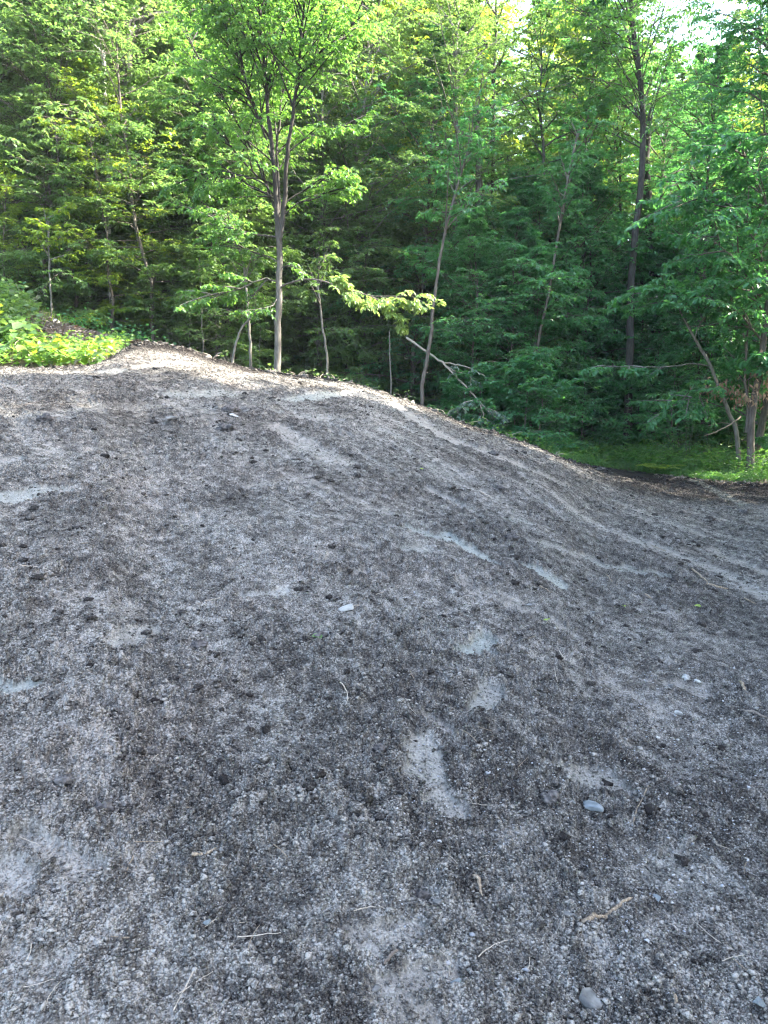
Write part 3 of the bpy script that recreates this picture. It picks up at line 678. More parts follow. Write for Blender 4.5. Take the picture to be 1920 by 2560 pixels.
pole('forest_tree', 'blotchy white birch trunk high at the left', [(236, 640), (236, 520), (236, 400), (228, 240), (224, 120), (223, 0), (222, -60)], 16.6, .050, .030, M['birch'],
     dict(sub=14, t0=.3, len=1.6, n2=6, n3=3, nl=5), cat='birch')
pole('sapling', 'thin pale stem rising behind the weedy bank', [(112, 690), (110, 640), (107, 580), (105, 520), (103, 470)], 14.8, .022, .010, M['bark_pale'], dict(sub=9, t0=.1, len=.7, n2=5, n3=3, nl=6), M['leaf_yel'])
# right hand edge
f3 = dict(sub=9, t0=.2, len=.9, n2=6, n3=3, nl=6, rise=.1)
e = custom_tree('arching_tree', 'grey tree arching left over the grass strip with withered brown leaf bunches', 'tree', 15.2,
    ([(1606, 965), (1590, 925), (1568, 875), (1552, 835), (1540, 800), (1528, 775), (1508, 745), (1490, 712), (1478, 690)], -.6, .052, .02),
    [([(1530, 790), (1500, 785), (1465, 790), (1420, 793), (1340, 792), (1290, 790)], -.3, -.6, .014, .004, dict(sub=6, t0=.4, len=.5, n2=5, n3=3, nl=6, rise=0)),
     ([(1478, 690), (1465, 660), (1440, 640), (1410, 620)], -.6, -.4, .014, .004, f3), ([(1500, 735), (1510, 700), (1530, 660), (1560, 620)], -.5, -.3, .014, .004, f3),
     ([(1552, 840), (1520, 850), (1480, 865), (1440, 885)], -.1, -.5, .012, .004, f3)],
    M['leaf_blue'], M['bark_pale'], leaf=.10)
e2 = custom_tree('forest_tree', 'brown trunk at the right edge with one straight and one leaning stem', 'tree', 14.6,
    ([(1622, 1012), (1622, 960), (1621, 910), (1630, 860), (1640, 810), (1648, 760), (1655, 700), (1662, 600), (1668, 480), (1672, 300)], 0, .075, .03),
    [([(1612, 935), (1616, 880), (1610, 820), (1612, 760), (1616, 700)], 0, .3, .035, .015, f3),
     ([(1650, 740), (1610, 690), (1560, 650), (1510, 630), (1470, 640)], 0, -.8, .020, .005, dict(sub=14, t0=.1, len=1.1, n2=6, n3=3, nl=6, rise=.1)),
     ([(1655, 690), (1620, 610), (1590, 560), (1540, 520)], 0, -1.0, .02, .005, dict(sub=14, t0=.1, len=1.1, n2=6, n3=3, nl=6, rise=.1)),
     ([(1662, 600), (1630, 520), (1590, 450), (1530, 420), (1460, 430)], 0, -.6, .02, .005, dict(sub=16, t0=.1, len=1.2, n2=6, n3=3, nl=6, rise=.1)),
     ([(1668, 480), (1640, 400), (1610, 340), (1570, 310)], 0, -.6, .02, .005, dict(sub=14, t0=.1, len=1.2, n2=6, n3=3, nl=6, rise=.1)),
     ([(1640, 810), (1655, 790), (1680, 780)], 0, -.8, .02, .005, f3)],
    M['leaf_blue'], M['bark'], leaf=.10)
def bunch(tree, pts, Y, n, size, mat, spread=.12):
    b = np.array(tree.location); c = np.array([at(p, q, Y) for p, q in pts])-b
    P = c[rng.integers(0, len(c), n)]+rng.normal(0, spread, (n, 3))*np.array([1.3, 1, .8])
    D = np.array([0, 0, -1.])+rng.normal(0, .45, (n, 3)); Nn = rng.normal(0, 1, (n, 3)); L = size*rng.uniform(.6, 1.3, n)
    crown_obj([(P, D, Nn, L, L*.4)], 'withered_leaves', mat, tree, rng, six=True)
bunch(e, [(1545, 845), (1560, 835), (1580, 840), (1530, 838), (1598, 850), (1612, 862)], 14.7, 150, .10, M['leaf_dead'], .10)
bunch(e2, [(1640, 800), (1655, 790), (1625, 855), (1650, 830), (1659, 770)], 14.4, 170, .10, M['leaf_dead'], .12)
custom_tree('bare_branch', 'thin bare pale dead branch sticking out of the grass at the right', 'branch', 14.2,
    ([(1600, 900), (1575, 918), (1550, 932), (1522, 941)], -.4, .014, .006), [([(1575, 915), (1560, 912), (1530, 920)], -.1, -.2, .006, .003, None)], M['leaf_grey'], M['wood_pale'], base_z=at(1600, 900, 14.2)[2]+.25)
fb = custom_tree('fallen_branch', 'long broken pale branch lying slanted across the gully with wilted leaves', 'branch', 16.2,
    ([(878, 730), (905, 748), (930, 766), (955, 783), (985, 812), (1010, 838), (1030, 862), (1048, 880), (1060, 895)], -1.4, .026, .012),
    [([(955, 783), (990, 788), (1020, 796), (1048, 812)], -.5, -.4, .014, .005, dict(L=.8, n2=5, n3=2, nl=4)), ([(960, 788), (985, 803), (1010, 808), (1030, 830)], -.5, -.4, .012, .004, dict(L=.8, n2=5, n3=2, nl=4)),
     ([(1030, 862), (1045, 890), (1040, 920), (1055, 950)], -1.2, -.3, .012, .004, dict(L=.8, n2=7, n3=3, nl=6)),
     ([(1048, 880), (1075, 890), (1090, 905)], -1.3, -.2, .010, .004, dict(L=.6, n2=7, n3=3, nl=6)), ([(1030, 862), (1000, 870), (985, 890)], -1.2, -.2, .010, .004, dict(L=.6, n2=7, n3=3, nl=5))],
    M['leaf_grey'], M['twig'], leaf=.075, base_z=at(878, 730, 16.2)[2]+.25)

# ------------------------------------------------------------------ ground cover, weeds and litter
def scatter(n, x0, x1, y0, y1):
    return rng.uniform(x0, x1, n), rng.uniform(y0, y1, n)
def ucol(x, y): return np.clip(x/np.maximum(y, 1), -.8, .8)
def cover(name, n, mat, region, hmax, size, tuft=.12, aspect=.6, flat=.6, per=7, lift=.02):
    x, y = scatter(n*4, *region[:4]); ok = region[4](x, y); x = x[ok][:n]; y = y[ok][:n]
    z = terrain(x, y); hh = hmax*rng.uniform(.3, 1, len(x))*(.4+fbm(x*1.2, y*1.2, 33, 3))
    m = len(x); a = rng.uniform(0, 6.28, (m, per)); rr = tuft*np.sqrt(rng.random((m, per)))
    P = np.stack([x[:, None]+rr*np.cos(a), y[:, None]+rr*np.sin(a), z[:, None]+lift+hh[:, None]*rng.random((m, per))**.7], -1).reshape(-1, 3)
    D = np.stack([np.cos(a), np.sin(a), rng.normal(.1, .35, a.shape)], -1).reshape(-1, 3)
    Nn = np.array([0, 0, 1.])+rng.normal(0, flat, P.shape); L = size*rng.uniform(.5, 1.3, len(P))
    o = crown_obj([(P, D, Nn, L, L*aspect)], name, mat, None, rng, six=size > .09)
    return tag(o, kind='stuff')
def blades(name, n, mat, region, h, w=.006):
    x, y = scatter(n*4, *region[:4]); ok = region[4](x, y); x = x[ok][:n]; y = y[ok][:n]; m = len(x)
    P = np.stack([x, y, terrain(x, y)], -1); D = np.stack([rng.normal(0, .4, m), rng.normal(0, .4, m), np.ones(m)], -1)
    Nn = rng.normal(0, 1, (m, 3)); L = h*rng.uniform(.4, 1.2, m)
    o = crown_obj([(P, D, Nn, L, np.full(m, w))], name, mat, None, rng); return tag(o, kind='stuff')
yedge = lambda x, y: smooth_interp(ucol(x, y), EY)
strip = lambda x, y: (ucol(x, y) > .20+.0*x) & (y > yedge(x, y)+.10+.25*vnoise(x*2, y*2, 4)) & (y < yedge(x, y)+1.5+.8*vnoise(x, y, 5))
behind = lambda x, y: (ucol(x, y) > .14) & (y > yedge(x, y)+.9) & (y < 20)
tag(cover('grass_strip', 11000, M['leaf_mid'], (2.5, 11, 11.5, 19, lambda x, y: strip(x, y) & (fbm(x*2.2, y*2.2, 133, 3) > .43)), .17, .045, .10, .5), 'short bright green weeds along the edge of the dark soil', 'ground cover')
tag(blades('grass', 3000, M['leaf'], (2.5, 11, 11.5, 19, lambda x, y: strip(x, y) | (behind(x, y) & (vnoise(x, y, 9) > .8))), .22), 'fine green grass at the foot of the wood on the right', 'grass')
tag(cover('undergrowth', 9000, M['leaf_mid'], (1.5, 13, 12.5, 21, behind), .62, .07, .16), 'knee high green undergrowth behind the grass strip', 'undergrowth')
rchip = lambda x, y: (ucol(x, y) > .36) & (y > yedge(x, y)-.15+.3*vnoise(x*3, y*3, 44)) & (y < yedge(x, y)+.9)
tag(cover('wood_chips', 900, M['chips'], (4.5, 11, 11.5, 16, rchip), .03, .07, .2, .3, .5, 4, .01), 'pale wood chips and dead grass between the damp soil and the green strip', 'wood chips')
bankf = lambda x, y: (ucol(x, y) < -.31-.04*vnoise(x*3, y*3, 6)) & (y > yedge(x, y)+.05+.3*vnoise(x*2, y*2, 4)) & (y < yedge(x, y)+3.4)
chipf = lambda x, y: (ucol(x, y) < -.27) & (ucol(x, y) > -.46) & (y > yedge(x, y)+1.0+.5*vnoise(x*2, y*2, 14)) & (y < yedge(x, y)+3.2)
low = lambda x, y: bankf(x, y) & ((ucol(x, y) < -.47) | (y < yedge(x, y)+1.15+.4*vnoise(x*2, y*2, 24)))
tag(cover('weeds', 3200, M['leaf_grass'], (-9.5, -2.8, 10.5, 15, low), .26, .075, .14), 'low yellow green weeds covering the bank at the left', 'weeds')
tag(blades('grass', 1200, M['leaf_yel'], (-9.5, -5.4, 12, 15, lambda x, y: bankf(x, y) & (y > yedge(x, y)+1.6)), .30, .008), 'long light green grass on top of the left bank', 'grass')
tag(cover('weeds', 1500, M['leaf'], (-9.5, -5.5, 11.5, 15, lambda x, y: bankf(x, y) & (ucol(x, y) < -.45)), .45, .10, .16), 'taller leafy weeds on top of the bank at the left edge', 'weeds')
tag(cover('wood_chips', 5200, M['chips'], (-7.5, -2.8, 12, 15.5, chipf), .03, .07, .2, .35, .5, 4, .01), 'pale wood chips and bark spread over the top of the left bank', 'wood chips')
flr = lambda x, y: (y > yedge(x, y)+.8)
tag(cover('leaf_litter', 16000, M['litter'], (-14, 16, 13, 34, flr), .015, .085, .4, .6, .35, 3, .0), 'brown dead leaves lying on the forest floor', 'leaf litter')
und = lambda x, y: (y > yedge(x, y)+1.5) & (fbm(x*.5, y*.5, 99, 3) > .50) & (ucol(x, y) < .16)
tag(cover('forest_undergrowth', 4500, M['leaf_blue'], (-14, 12, 13.5, 32, und), .45, .075, .2), 'patchy dark green plants on the forest floor', 'undergrowth')

# broad leaved plants on the bank
def broad_plant(x, y, n, h, size, mat, label, name='broad_leaved_plant', group=None):
    z = T1(x, y); e = empty(name, (x, y, z), label, 'plant', group)
    a = rng.uniform(0, 6.28, n); rr = rng.uniform(.05, .32, n); hh = h*rng.uniform(.35, 1, n)
    tip = np.stack([rr*np.cos(a), rr*np.sin(a), hh], -1); mid = tip*np.array([.35, .35, .7])
    P = np.stack([np.zeros_like(tip), mid, tip], 1); W = Wood(); W.add(P, np.tile([.006, .004, .003], (n, 1)), 4); W.obj('stem', M['twig'], e)
    k = 3
    P2 = np.repeat(tip, k, 0)+rng.normal(0, .03, (n*k, 3)); aa = rng.uniform(0, 6.28, n*k)
    D = np.stack([np.cos(aa), np.sin(aa), rng.normal(-.25, .25, n*k)], -1); Nn = np.array([0, 0, 1.])+rng.normal(0, .45, (n*k, 3)); L = size*rng.uniform(.6, 1.2, n*k)
    crown_obj([(P2, D, Nn, L, L*.85)], 'foliage', mat, e, rng, six=True)
    return e
BP = [(15, 775, 12, .45, .17, 'tall broad leaved plant at the foot of the bank by the left edge'), (60, 778, 11, .35, .15, None), (105, 785, 10, .30, .13, None),
      (150, 780, 11, .32, .14, None), (190, 782, 9, .28, .12, None), (225, 775, 8, .25, .11, None), (35, 750, 12, .5, .2, 'big leaved plant with the largest yellow green leaves, by the left edge'),
      (90, 755, 9, .3, .13, None), (135, 757, 9, .3, .13, None), (180, 752, 8, .3, .12, None), (215, 750, 7, .25, .1, None), (-20, 760, 12, .6, .2, None), (240, 765, 6, .2, .1, None)]
for i, (p, q, n, h, s, lb) in enumerate(BP):
    u_ = ray(p, q)[0]; Yp = 11.25 if q > 765 else 11.75
    broad_plant(u_*Yp, Yp+.1, n, h, s, M['leaf_yel'] if i % 2 else M['leaf'], lb or 'broad leaved bright green weed at the foot of the left bank', group=None if lb else 'broad leaved weeds on the left bank')
TW = []
for (p, Yb, L_, lb) in [(470, 15.2, 1.3, 'tangle of bare grey stems left of the two thin pale stems'), (520, 14.6, 1.0, 'bare twiggy shrub between the leaning and the straight thin stems'), (650, 14.8, 1.2, 'bare twiggy shrub just right of the forked tree'),
      (780, 15.0, 1.1, 'bare twigs at the foot of the wood under the long leafy branch'), (1010, 15.4, 1.2, 'tangled bare twigs beside the fallen branch'), (1120, 15.2, 1.0, 'bare twigs behind the steepest part of the crest'), (1500, 17.0, 1.5, 'bare twiggy shrub behind the grass strip')]:
    TW.append((p, Yb, L_, lb))
# fern
def fern(p, q, Y, n, L, mat, label):
    c = at(p, q, Y); z = T1(c[0], c[1]); e = empty('fern', (c[0], c[1], z), label, 'fern')
    for i in range(n):
        a = 6.28*i/n+rng.normal(0, .2); k = np.linspace(0, 1, 14); l = L*rng.uniform(.8, 1.1)
        P = np.stack([np.cos(a)*l*k*.9, np.sin(a)*l*k*.9, l*(.95*k-.62*k*k)], -1)
        T = unit(np.gradient(P, axis=0)); S = unit(np.cross(T, [0, 0, 1.]))
        pp = np.concatenate([P[2:], P[2:]]); D = np.concatenate([S[2:]+.3*T[2:], -S[2:]+.3*T[2:]]); ln = L*.30*np.concatenate([np.sin(np.pi*(k[2:]*.85+.1)), ]*2)+.01
        V, f, m = leafgeo(pp, D, np.tile([0, 0, 1.], (len(pp), 1))+rng.normal(0, .1, (len(pp), 3)), ln, np.full(len(pp), L*.075), False)
        Vt, qf = tubes(P[None], np.full((1, 14), .003), 3)
        mk('frond', np.concatenate([V, Vt]), [f, qf+len(V)], mat, e, attrs={'tone': ('FACE', np.full(len(f)+len(qf), .8))})
fern(1425, 1000, 15.0, 8, .55, M['leaf_yel'], 'single light green fern at the edge of the grass strip')
fern(680, 822, 13.9, 6, .4, M['leaf_yel'], 'small bright fern just behind the crest right of the forked tree')
# shrubby dead twigs on the bank
def twig_bundle(p, q, Y, n, L, label, mat, name='dead_shrub', cat='dead shrub'):
    c = at(p, q, Y); z = T1(c[0], c[1])-.03; e = empty(name, (c[0], c[1], z), label, cat)
    W = Wood()
    for i in range(n):
        a = rng.uniform(0, 6.28); el = rng.uniform(.3, 1.4); l = L*rng.uniform(.5, 1)
        k = np.linspace(0, 1, 6)[:, None]; P = l*k*np.array([np.cos(a)*np.cos(el), np.sin(a)*np.cos(el), np.sin(el)])+np.cumsum(rng.normal(0, .02, (6, 3)), 0)*k
        W.add(P, np.linspace(.008, .002, 6), 5)
        S, l2 = kids(P[None], np.array([l]), 4, .3, .7, .4, .3, 4, 0, rng); W.add(S, np.full((4, 4), .002), 3)
    W.obj('stem', mat, e); return e
for (p, Yb, L_, lb) in TW: twig_bundle(p, 780, Yb, 9, L_, lb, M['bark_pale'])
twig_bundle(50, 655, 13.6, 14, .55, 'tangle of bare dried twigs on top of the left bank', M['twig'])
twig_bundle(100, 695, 13.9, 8, .30, 'small splintered stump sprouting dried twigs behind the bank', M['wood_pale'])
twig_bundle(240, 740, 13.6, 6, .28, 'broken upright splinters where the bank meets the brown mound top', M['wood_pale'])

# ------------------------------------------------------------------ stones, clods, sticks on the soil
def ico(sub):
    bm = bmesh.new(); bmesh.ops.create_icosphere(bm, subdivisions=sub, radius=1)
    V = np.array([v.co[:] for v in bm.verts]); Fc = np.array([[v.index for v in f.verts] for f in bm.faces]); bm.free(); return V, Fc
I1, I2, I3 = ico(1), ico(2), ico(3)
def rockV(I, seed, rough=.35, flat=.7, cuts=7):
    V = I[0].copy(); r = np.random.default_rng(seed)
    for _ in range(cuts):
        d = unit(r.normal(0, 1, 3)); k = r.uniform(.30, .75); s = V@d; V = V-np.maximum(s-k, 0)[:, None]*d
    n = fbm(V[:, 0]*2+seed, V[:, 1]*2+V[:, 2]*2.3, seed, 4)-.5
    V = V*(1+rough*n[:, None]*2); V[:, 2] *= flat; return V
def clodV(I, seed):
    V = I[0].copy()
    n = worley(V[:, 0]*2.2+seed, V[:, 1]*2.2+V[:, 2]*1.7, seed)-.4
    n2 = fbm(V[:, 0]*4+seed, V[:, 1]*4+V[:, 2]*4, seed, 3)-.5
    V = V*(1+.7*n[:, None]+1.3*n2[:, None]); V[:, 2] *= .6; return V
def on_ground(x, y): return float(soil_z(np.array([x]), np.array([y]))[0][0])
def thing_at(name, label, cat, V, Fc, size, p, mat, group=None, sink=.25, src=None, rz=None, smooth=False):
    c = hit(*p); z = on_ground(c[0], c[1])
    o = mk(name, V*size, [Fc], mat, smooth=smooth); o.location = (c[0], c[1], z+size*(.5-sink)); o.rotation_euler = (0, 0, rng.uniform(0, 6.28) if rz is None else rz)
    return tag(o, label, cat, group)
STONES = [((749, 1325), .056, 'stone_bright', 'angular white stone lying alone in the middle of the slope'), ((1271, 1766), .050, 'stone_blue', 'long pale blue grey stone right of the dark hollow'),
    ((1282, 1330), .045, 'stone', 'brown grey stone half buried at the top of the dark soil patch'), ((1143, 1312), .032, 'stone', 'rounded grey stone beside a pale dusty streak'),
    ((1478, 1472), .040, 'stone_white', 'largest pale stone of the small cluster on the right slope'), ((1505, 1478), .030, 'stone_white', 'smaller pale stone at the right of the cluster'), ((1450, 1483), .030, 'stone', 'grey stone at the left of the cluster'),
    ((1465, 1545), .030, 'stone_white', 'rounded cream stone below the stone cluster'), ((1568, 1530), .03, 'stone', 'grey stone beside the upright wood chip at the right edge'),
    ((1228, 2003), .032, 'stone', 'grey stone at the left end of the orange stick'), ((1420, 1945), .026, 'stone_blue', 'small blue stone right of the orange stick'),
    ((1276, 2170), .050, 'stone', 'wide flat brown stone near the bottom edge'), ((1242, 2112), .013, 'stone_blue', 'small blue pebble above the wide flat brown stone'), ((1239, 2097), .010, 'stone_white', 'tiny white pebble above the blue one'),
    ((984, 2143), .024, 'stone_blue', 'flat pale blue stone left of the white pebbles'), ((944, 1962), .028, 'stone', 'grey brown stone beside the big dark clod'), ((1640, 2195), .03, 'stone_blue', 'blue stone in the bottom right corner'),
    ((370, 918), .09, 'stone', 'grey stone lying on the upper slope below the left bank'), ((504, 905), .07, 'stone_white', 'white flat stone on the upper slope below the forked tree'), ((447, 2010), .016, 'stone_blue', 'pale green pebble in the cloddy soil at the lower left'),
    ((521, 2085), .014, 'stone_white', 'white oval pebble in the cloddy soil, near the bottom'), ((330, 2075), .015, 'stone_white', 'white oval pebble left of centre near the bottom'), ((12, 2110), .012, 'stone_white', 'tiny white pebble at the left edge near the bottom'),
    ((813, 2150), .022, 'stone', 'grey stone at the edge of the pale dust patch at the bottom'), ((1470, 1858), .014, 'stone_white', 'small white pebble in a trampled patch'), ((1352, 1848), .012, 'stone_white', 'small white stone right of a dark hollow'),
    ((958, 1625), .022, 'stone', 'grey stone at the top of the tall pale footprint'), ((1235, 1760), .02, 'stone', 'small grey stone left of the long blue grey one'), ((480, 1860), .014, 'stone', 'small round grey stone in the lower left soil')]
for i, (p, s, m, lb) in enumerate(STONES):
    s = s*.72; V = rockV(I3 if s > .02 else I2, i+3, .20, .62 if s < .05 else .45, 8)
    if 'long' in lb: V = V*np.array([1.5, .7, .8])
    thing_at('stone', lb, 'stone', V, (I3 if s > .02 else I2)[1], s, p, M[m], sink=.28)
for (p, u_y, s, lb) in [((112, 697), 13.5, .22, 'pale rock at the left end of the wood chip strip on the bank'), ((205, 728), 13.3, .18, 'pale rock in the middle of the wood chip strip on the bank')]:
    u_ = ray(*p)[0]; x = u_*u_y; o = mk('rock', rockV(I3, int(s*100), .2, .5)*s, [I3[1]], M['stone_white']); o.location = (x, u_y, T1(x, u_y)+.03); tag(o, lb, 'rock')
V, Fc = I3
CLODS = [((430, 1397), .035), ((485, 930), .08), ((905, 1932), .035), ((565, 1663), .022), ((1105, 1165), .05), ((220, 1750), .028), ((820, 1300), .03), ((690, 1375), .03), ((1075, 1060), .05), ((100, 912), .07),
    ((1533, 1125), .06), ((1605, 1112), .06), ((1065, 980), .05), ((495, 892), .10), ((1580, 1100), .05), ((1185, 1750), .03), ((820, 1628), .022), ((740, 1835), .020), ((330, 1632), .022), ((140, 1705), .022)]
for i, (p, s) in enumerate(CLODS):
    big = {0: 'dark clod beside a hole in the left of the slope', 2: 'biggest dark clod near the bottom, left of the grey brown stone', 4: 'dark clod pile beside the long bluish streak', 10: 'dark clod on the flat damp soil at the right'}
    thing_at('soil_clod', big.get(i, 'dark crumbly clod of soil lying loose on the slope'), 'clod', clodV(I3, i), I3[1], s, p, M['clod'], None if i in big else 'larger dark clods on the slope', sink=.35)
def stick(name, label, cat, pts, r0, r1, mat, group=None, lift=.2, S=8, twigs=0, branch=None):
    r0 *= .62; r1 *= .62
    P = []
    for p in pts:
        c = hit(*p); P.append([c[0], c[1], on_ground(c[0], c[1])+r0*lift+.004])
    P = np.array(P); b = P[0].copy(); Q, L = resample(P, max(5, len(pts)*3)); Q = Q-b; Q[1:-1] += rng.normal(0, r0*.25, (len(Q)-2, 3))
    # lie on the higher of ground and chord
    for i in range(len(Q)): Q[i, 2] = max(Q[i, 2], on_ground(Q[i, 0]+b[0], Q[i, 1]+b[1])+r1*.6-b[2])
    r = np.linspace(r0, r1, len(Q))*(1+.10*np.sin(np.arange(len(Q))*1.3+rng.uniform(0, 6))); r[-1] *= .4; r[0] *= .8
    W = Wood(); W.add(Q, r, S)
    if branch is not None:
        for bp in branch: 
            c = [np.array([*hit(*p)[:2], 0]) for p in bp]
            for v in c: v[2] = on_ground(v[0], v[1])+r1
            q, _ = resample(np.array(c), 6); W.add(q-b, np.linspace(r1, r1*.4, 6), 5)
    # cap the ends
    Vv = np.concatenate(W.V); Ff = np.concatenate(W.F); cap = [np.arange(S)[::-1], np.arange(S)+(len(Q)-1)*S]
    tri = np.array([[c[0], c[i], c[i+1]] for c in cap for i in range(1, S-1)])
    o = mk(name, Vv, [Ff, tri], mat, smooth=True, loc=b); return tag(o, label, cat, group)
stick('stick', 'short tan stick with peeled orange bark lying near the bottom right', 'stick', [(1255, 2016), (1285, 2008), (1310, 1992), (1340, 1972), (1365, 1958)], .014, .006, M['wood_pale'])
stick('twig', 'long curved pale twig right of the trampled dust patch', 'twig', [(1403, 1702), (1398, 1725), (1378, 1755), (1366, 1800)], .005, .003, M['wood_pale'])
stick('wood_chip', 'upright split pale wood chip left of the bottom right stick', 'wood chip', [(1022, 1905), (1033, 1925), (1042, 1948)], .013, .005, M['wood_pale'])
stick('stick', 'pale stick pointing down the slope at the middle', 'stick', [(1165, 1272), (1190, 1285)], .01, .005, M['wood_pale'])
stick('stick', 'longer of two pale broken sticks near the right edge', 'stick', [(1495, 1235), (1515, 1250), (1530, 1262)], .016, .010, M['wood_pale'])
stick('stick', 'splintered pale stick lying below the longer broken one near the right edge', 'stick', [(1525, 1265), (1545, 1272), (1572, 1275)], .018, .010, M['wood_pale'])
stick('stick', 'forked white twig on the bluish dusty slope', 'twig', [(1310, 1245), (1318, 1256), (1330, 1262)], .008, .004, M['wood_pale'], branch=[[(1318, 1256), (1325, 1250)]])
stick('stick', 'straight thin stick on the upper slope right of centre', 'stick', [(1035, 1065), (1050, 1070), (1060, 1075)], .014, .010, M['twig'])
stick('stick', 'bent pale root on the middle of the right slope', 'root', [(985, 1090), (1010, 1105), (1020, 1112)], .013, .008, M['wood_pale'])
stick('wood_chip', 'pale oval bark chip at the top of the dark soil patch', 'bark chip', [(1607, 1300), (1633, 1308)], .010, .006, M['wood_pale'])
stick('wood_chip', 'pale wood chip standing at the right edge beside a stone', 'wood chip', [(1600, 1482), (1608, 1500), (1612, 1512)], .016, .010, M['wood_pale'])
stick('wood_chip', 'flat pale bark strip on the dark soil patch', 'bark chip', [(1392, 1295), (1412, 1302)], .012, .007, M['wood_pale'])
stick('stick', 'dark half buried root at the right edge', 'root', [(1605, 1555), (1630, 1562), (1659, 1572)], .014, .010, M['bark'])
stick('stick', 'dark short stick near the bottom, left of the blue stone', 'stick', [(830, 2105), (850, 2090), (862, 2078)], .008, .005, M['bark'])
stick('twig', 'pale wavy rootlet in the lower left soil', 'rootlet', [(293, 1850), (290, 1875), (272, 1898), (262, 1912)], .004, .002, M['wood_pale'])
stick('twig', 'long thin rootlet curving down to the bottom edge', 'rootlet', [(418, 2120), (405, 2150), (385, 2185), (375, 2212)], .004, .003, M['twig'])
stick('twig', 'thin dark twig lying across the upper left slope', 'twig', [(50, 880), (90, 872), (140, 878)], .012, .006, M['bark'], branch=[[(90, 872), (110, 868), (130, 866)]])
stick('twig', 'thin bare twig sticking out of the crest below the fallen branch', 'twig', [(897, 893), (912, 875), (925, 862)], .010, .005, M['twig'])
stick('stick', 'flat pale chip with knots in the lower left soil', 'wood chip', [(415, 1870), (440, 1868), (468, 1862)], .010, .006, M['wood_pale'])
stick('stick', 'thin pale stick at the bottom edge', 'stick', [(1455, 2190), (1462, 2212)], .008, .006, M['wood_pale'])
def leaf_on(p, size, mat, label, col=.5, n=1):
    c = hit(*p); z = on_ground(c[0], c[1])+.012
    P = rng.normal(0, size*.2, (n, 3))*np.array([1, 1, .1]); D = np.stack([rng.normal(0, 1, n), rng.normal(0, 1, n), rng.normal(.15, .1, n)], -1)
    V, f, m = leafgeo(P, D, np.tile([0, -.5, 1.], (n, 1)), np.full(n, size), np.full(n, size*.6), True)
    o = mk('fallen_leaf', V, [f], mat, attrs={'tone': ('FACE', np.full(len(f), col))}, loc=(c[0], c[1], z)); tag(o, label, 'leaf')
leaf_on((692, 1385), .05, M['leaf'], 'fresh green leaf fallen into a small hole in the soil', 1, 2)
leaf_on((1516, 1317), .05, M['leaf_yel'], 'yellow fallen leaf on the dark soil patch at the right', 1)
leaf_on((1352, 1320), .04, M['leaf_yel'], 'small yellowing leaf left of the yellow fallen one', .9)
leaf_on((915, 1037-20), .04, M['leaf_yel'], 'tiny yellow leaf on the crest streak', 1)
leaf_on((547, 848), .06, M['leaf'], 'small green leaf on the upper slope below the forked tree', .8)
leaf_on((1183, 1355), .03, M['leaf_yel'], 'tiny yellow sprout in the pale dust streak', .9, 2)

# many small twigs: one of a kind then copies
kinds = []
for k in range(5):
    P = np.stack([np.linspace(0, 1, 8), .12*np.sin(np.linspace(0, rng.uniform(1, 4), 8)), rng.normal(0, .01, 8)+.02], -1)*rng.uniform(.08, .16)
    V, q = tubes(P[None], np.linspace(.0022, .0011, 8)[None], 5); o = mk('twig', V, [q], M['wood_pale' if k % 2 else 'twig'], smooth=True); kinds.append(o)
nt_ = 0
for i in range(100):
    px, py = rng.uniform(20, 1640), rng.uniform(1150, 2190)
    if px < 700 and rng.random() < .45: continue
    c = hit(px, py); z = on_ground(c[0], c[1])
    o = kinds[i] if i < 5 else kinds[i % 5].copy()
    if i >= 5: C.objects.link(o)
    s = rng.uniform(.35, .9)*(1 if py > 1500 else 1.5); o.scale = (s, s, s)
    o.location = (c[0], c[1], z+.004); o.rotation_euler = (rng.normal(0, .12), rng.normal(0, .15), rng.uniform(0, 6.28))
    tag(o, 'thin dried twig or rootlet scattered on the soil of the slope', 'twig', 'thin dried twigs scattered on the soil')
for o in kinds:
    if not o.get('label'): bpy.data.objects.remove(o)

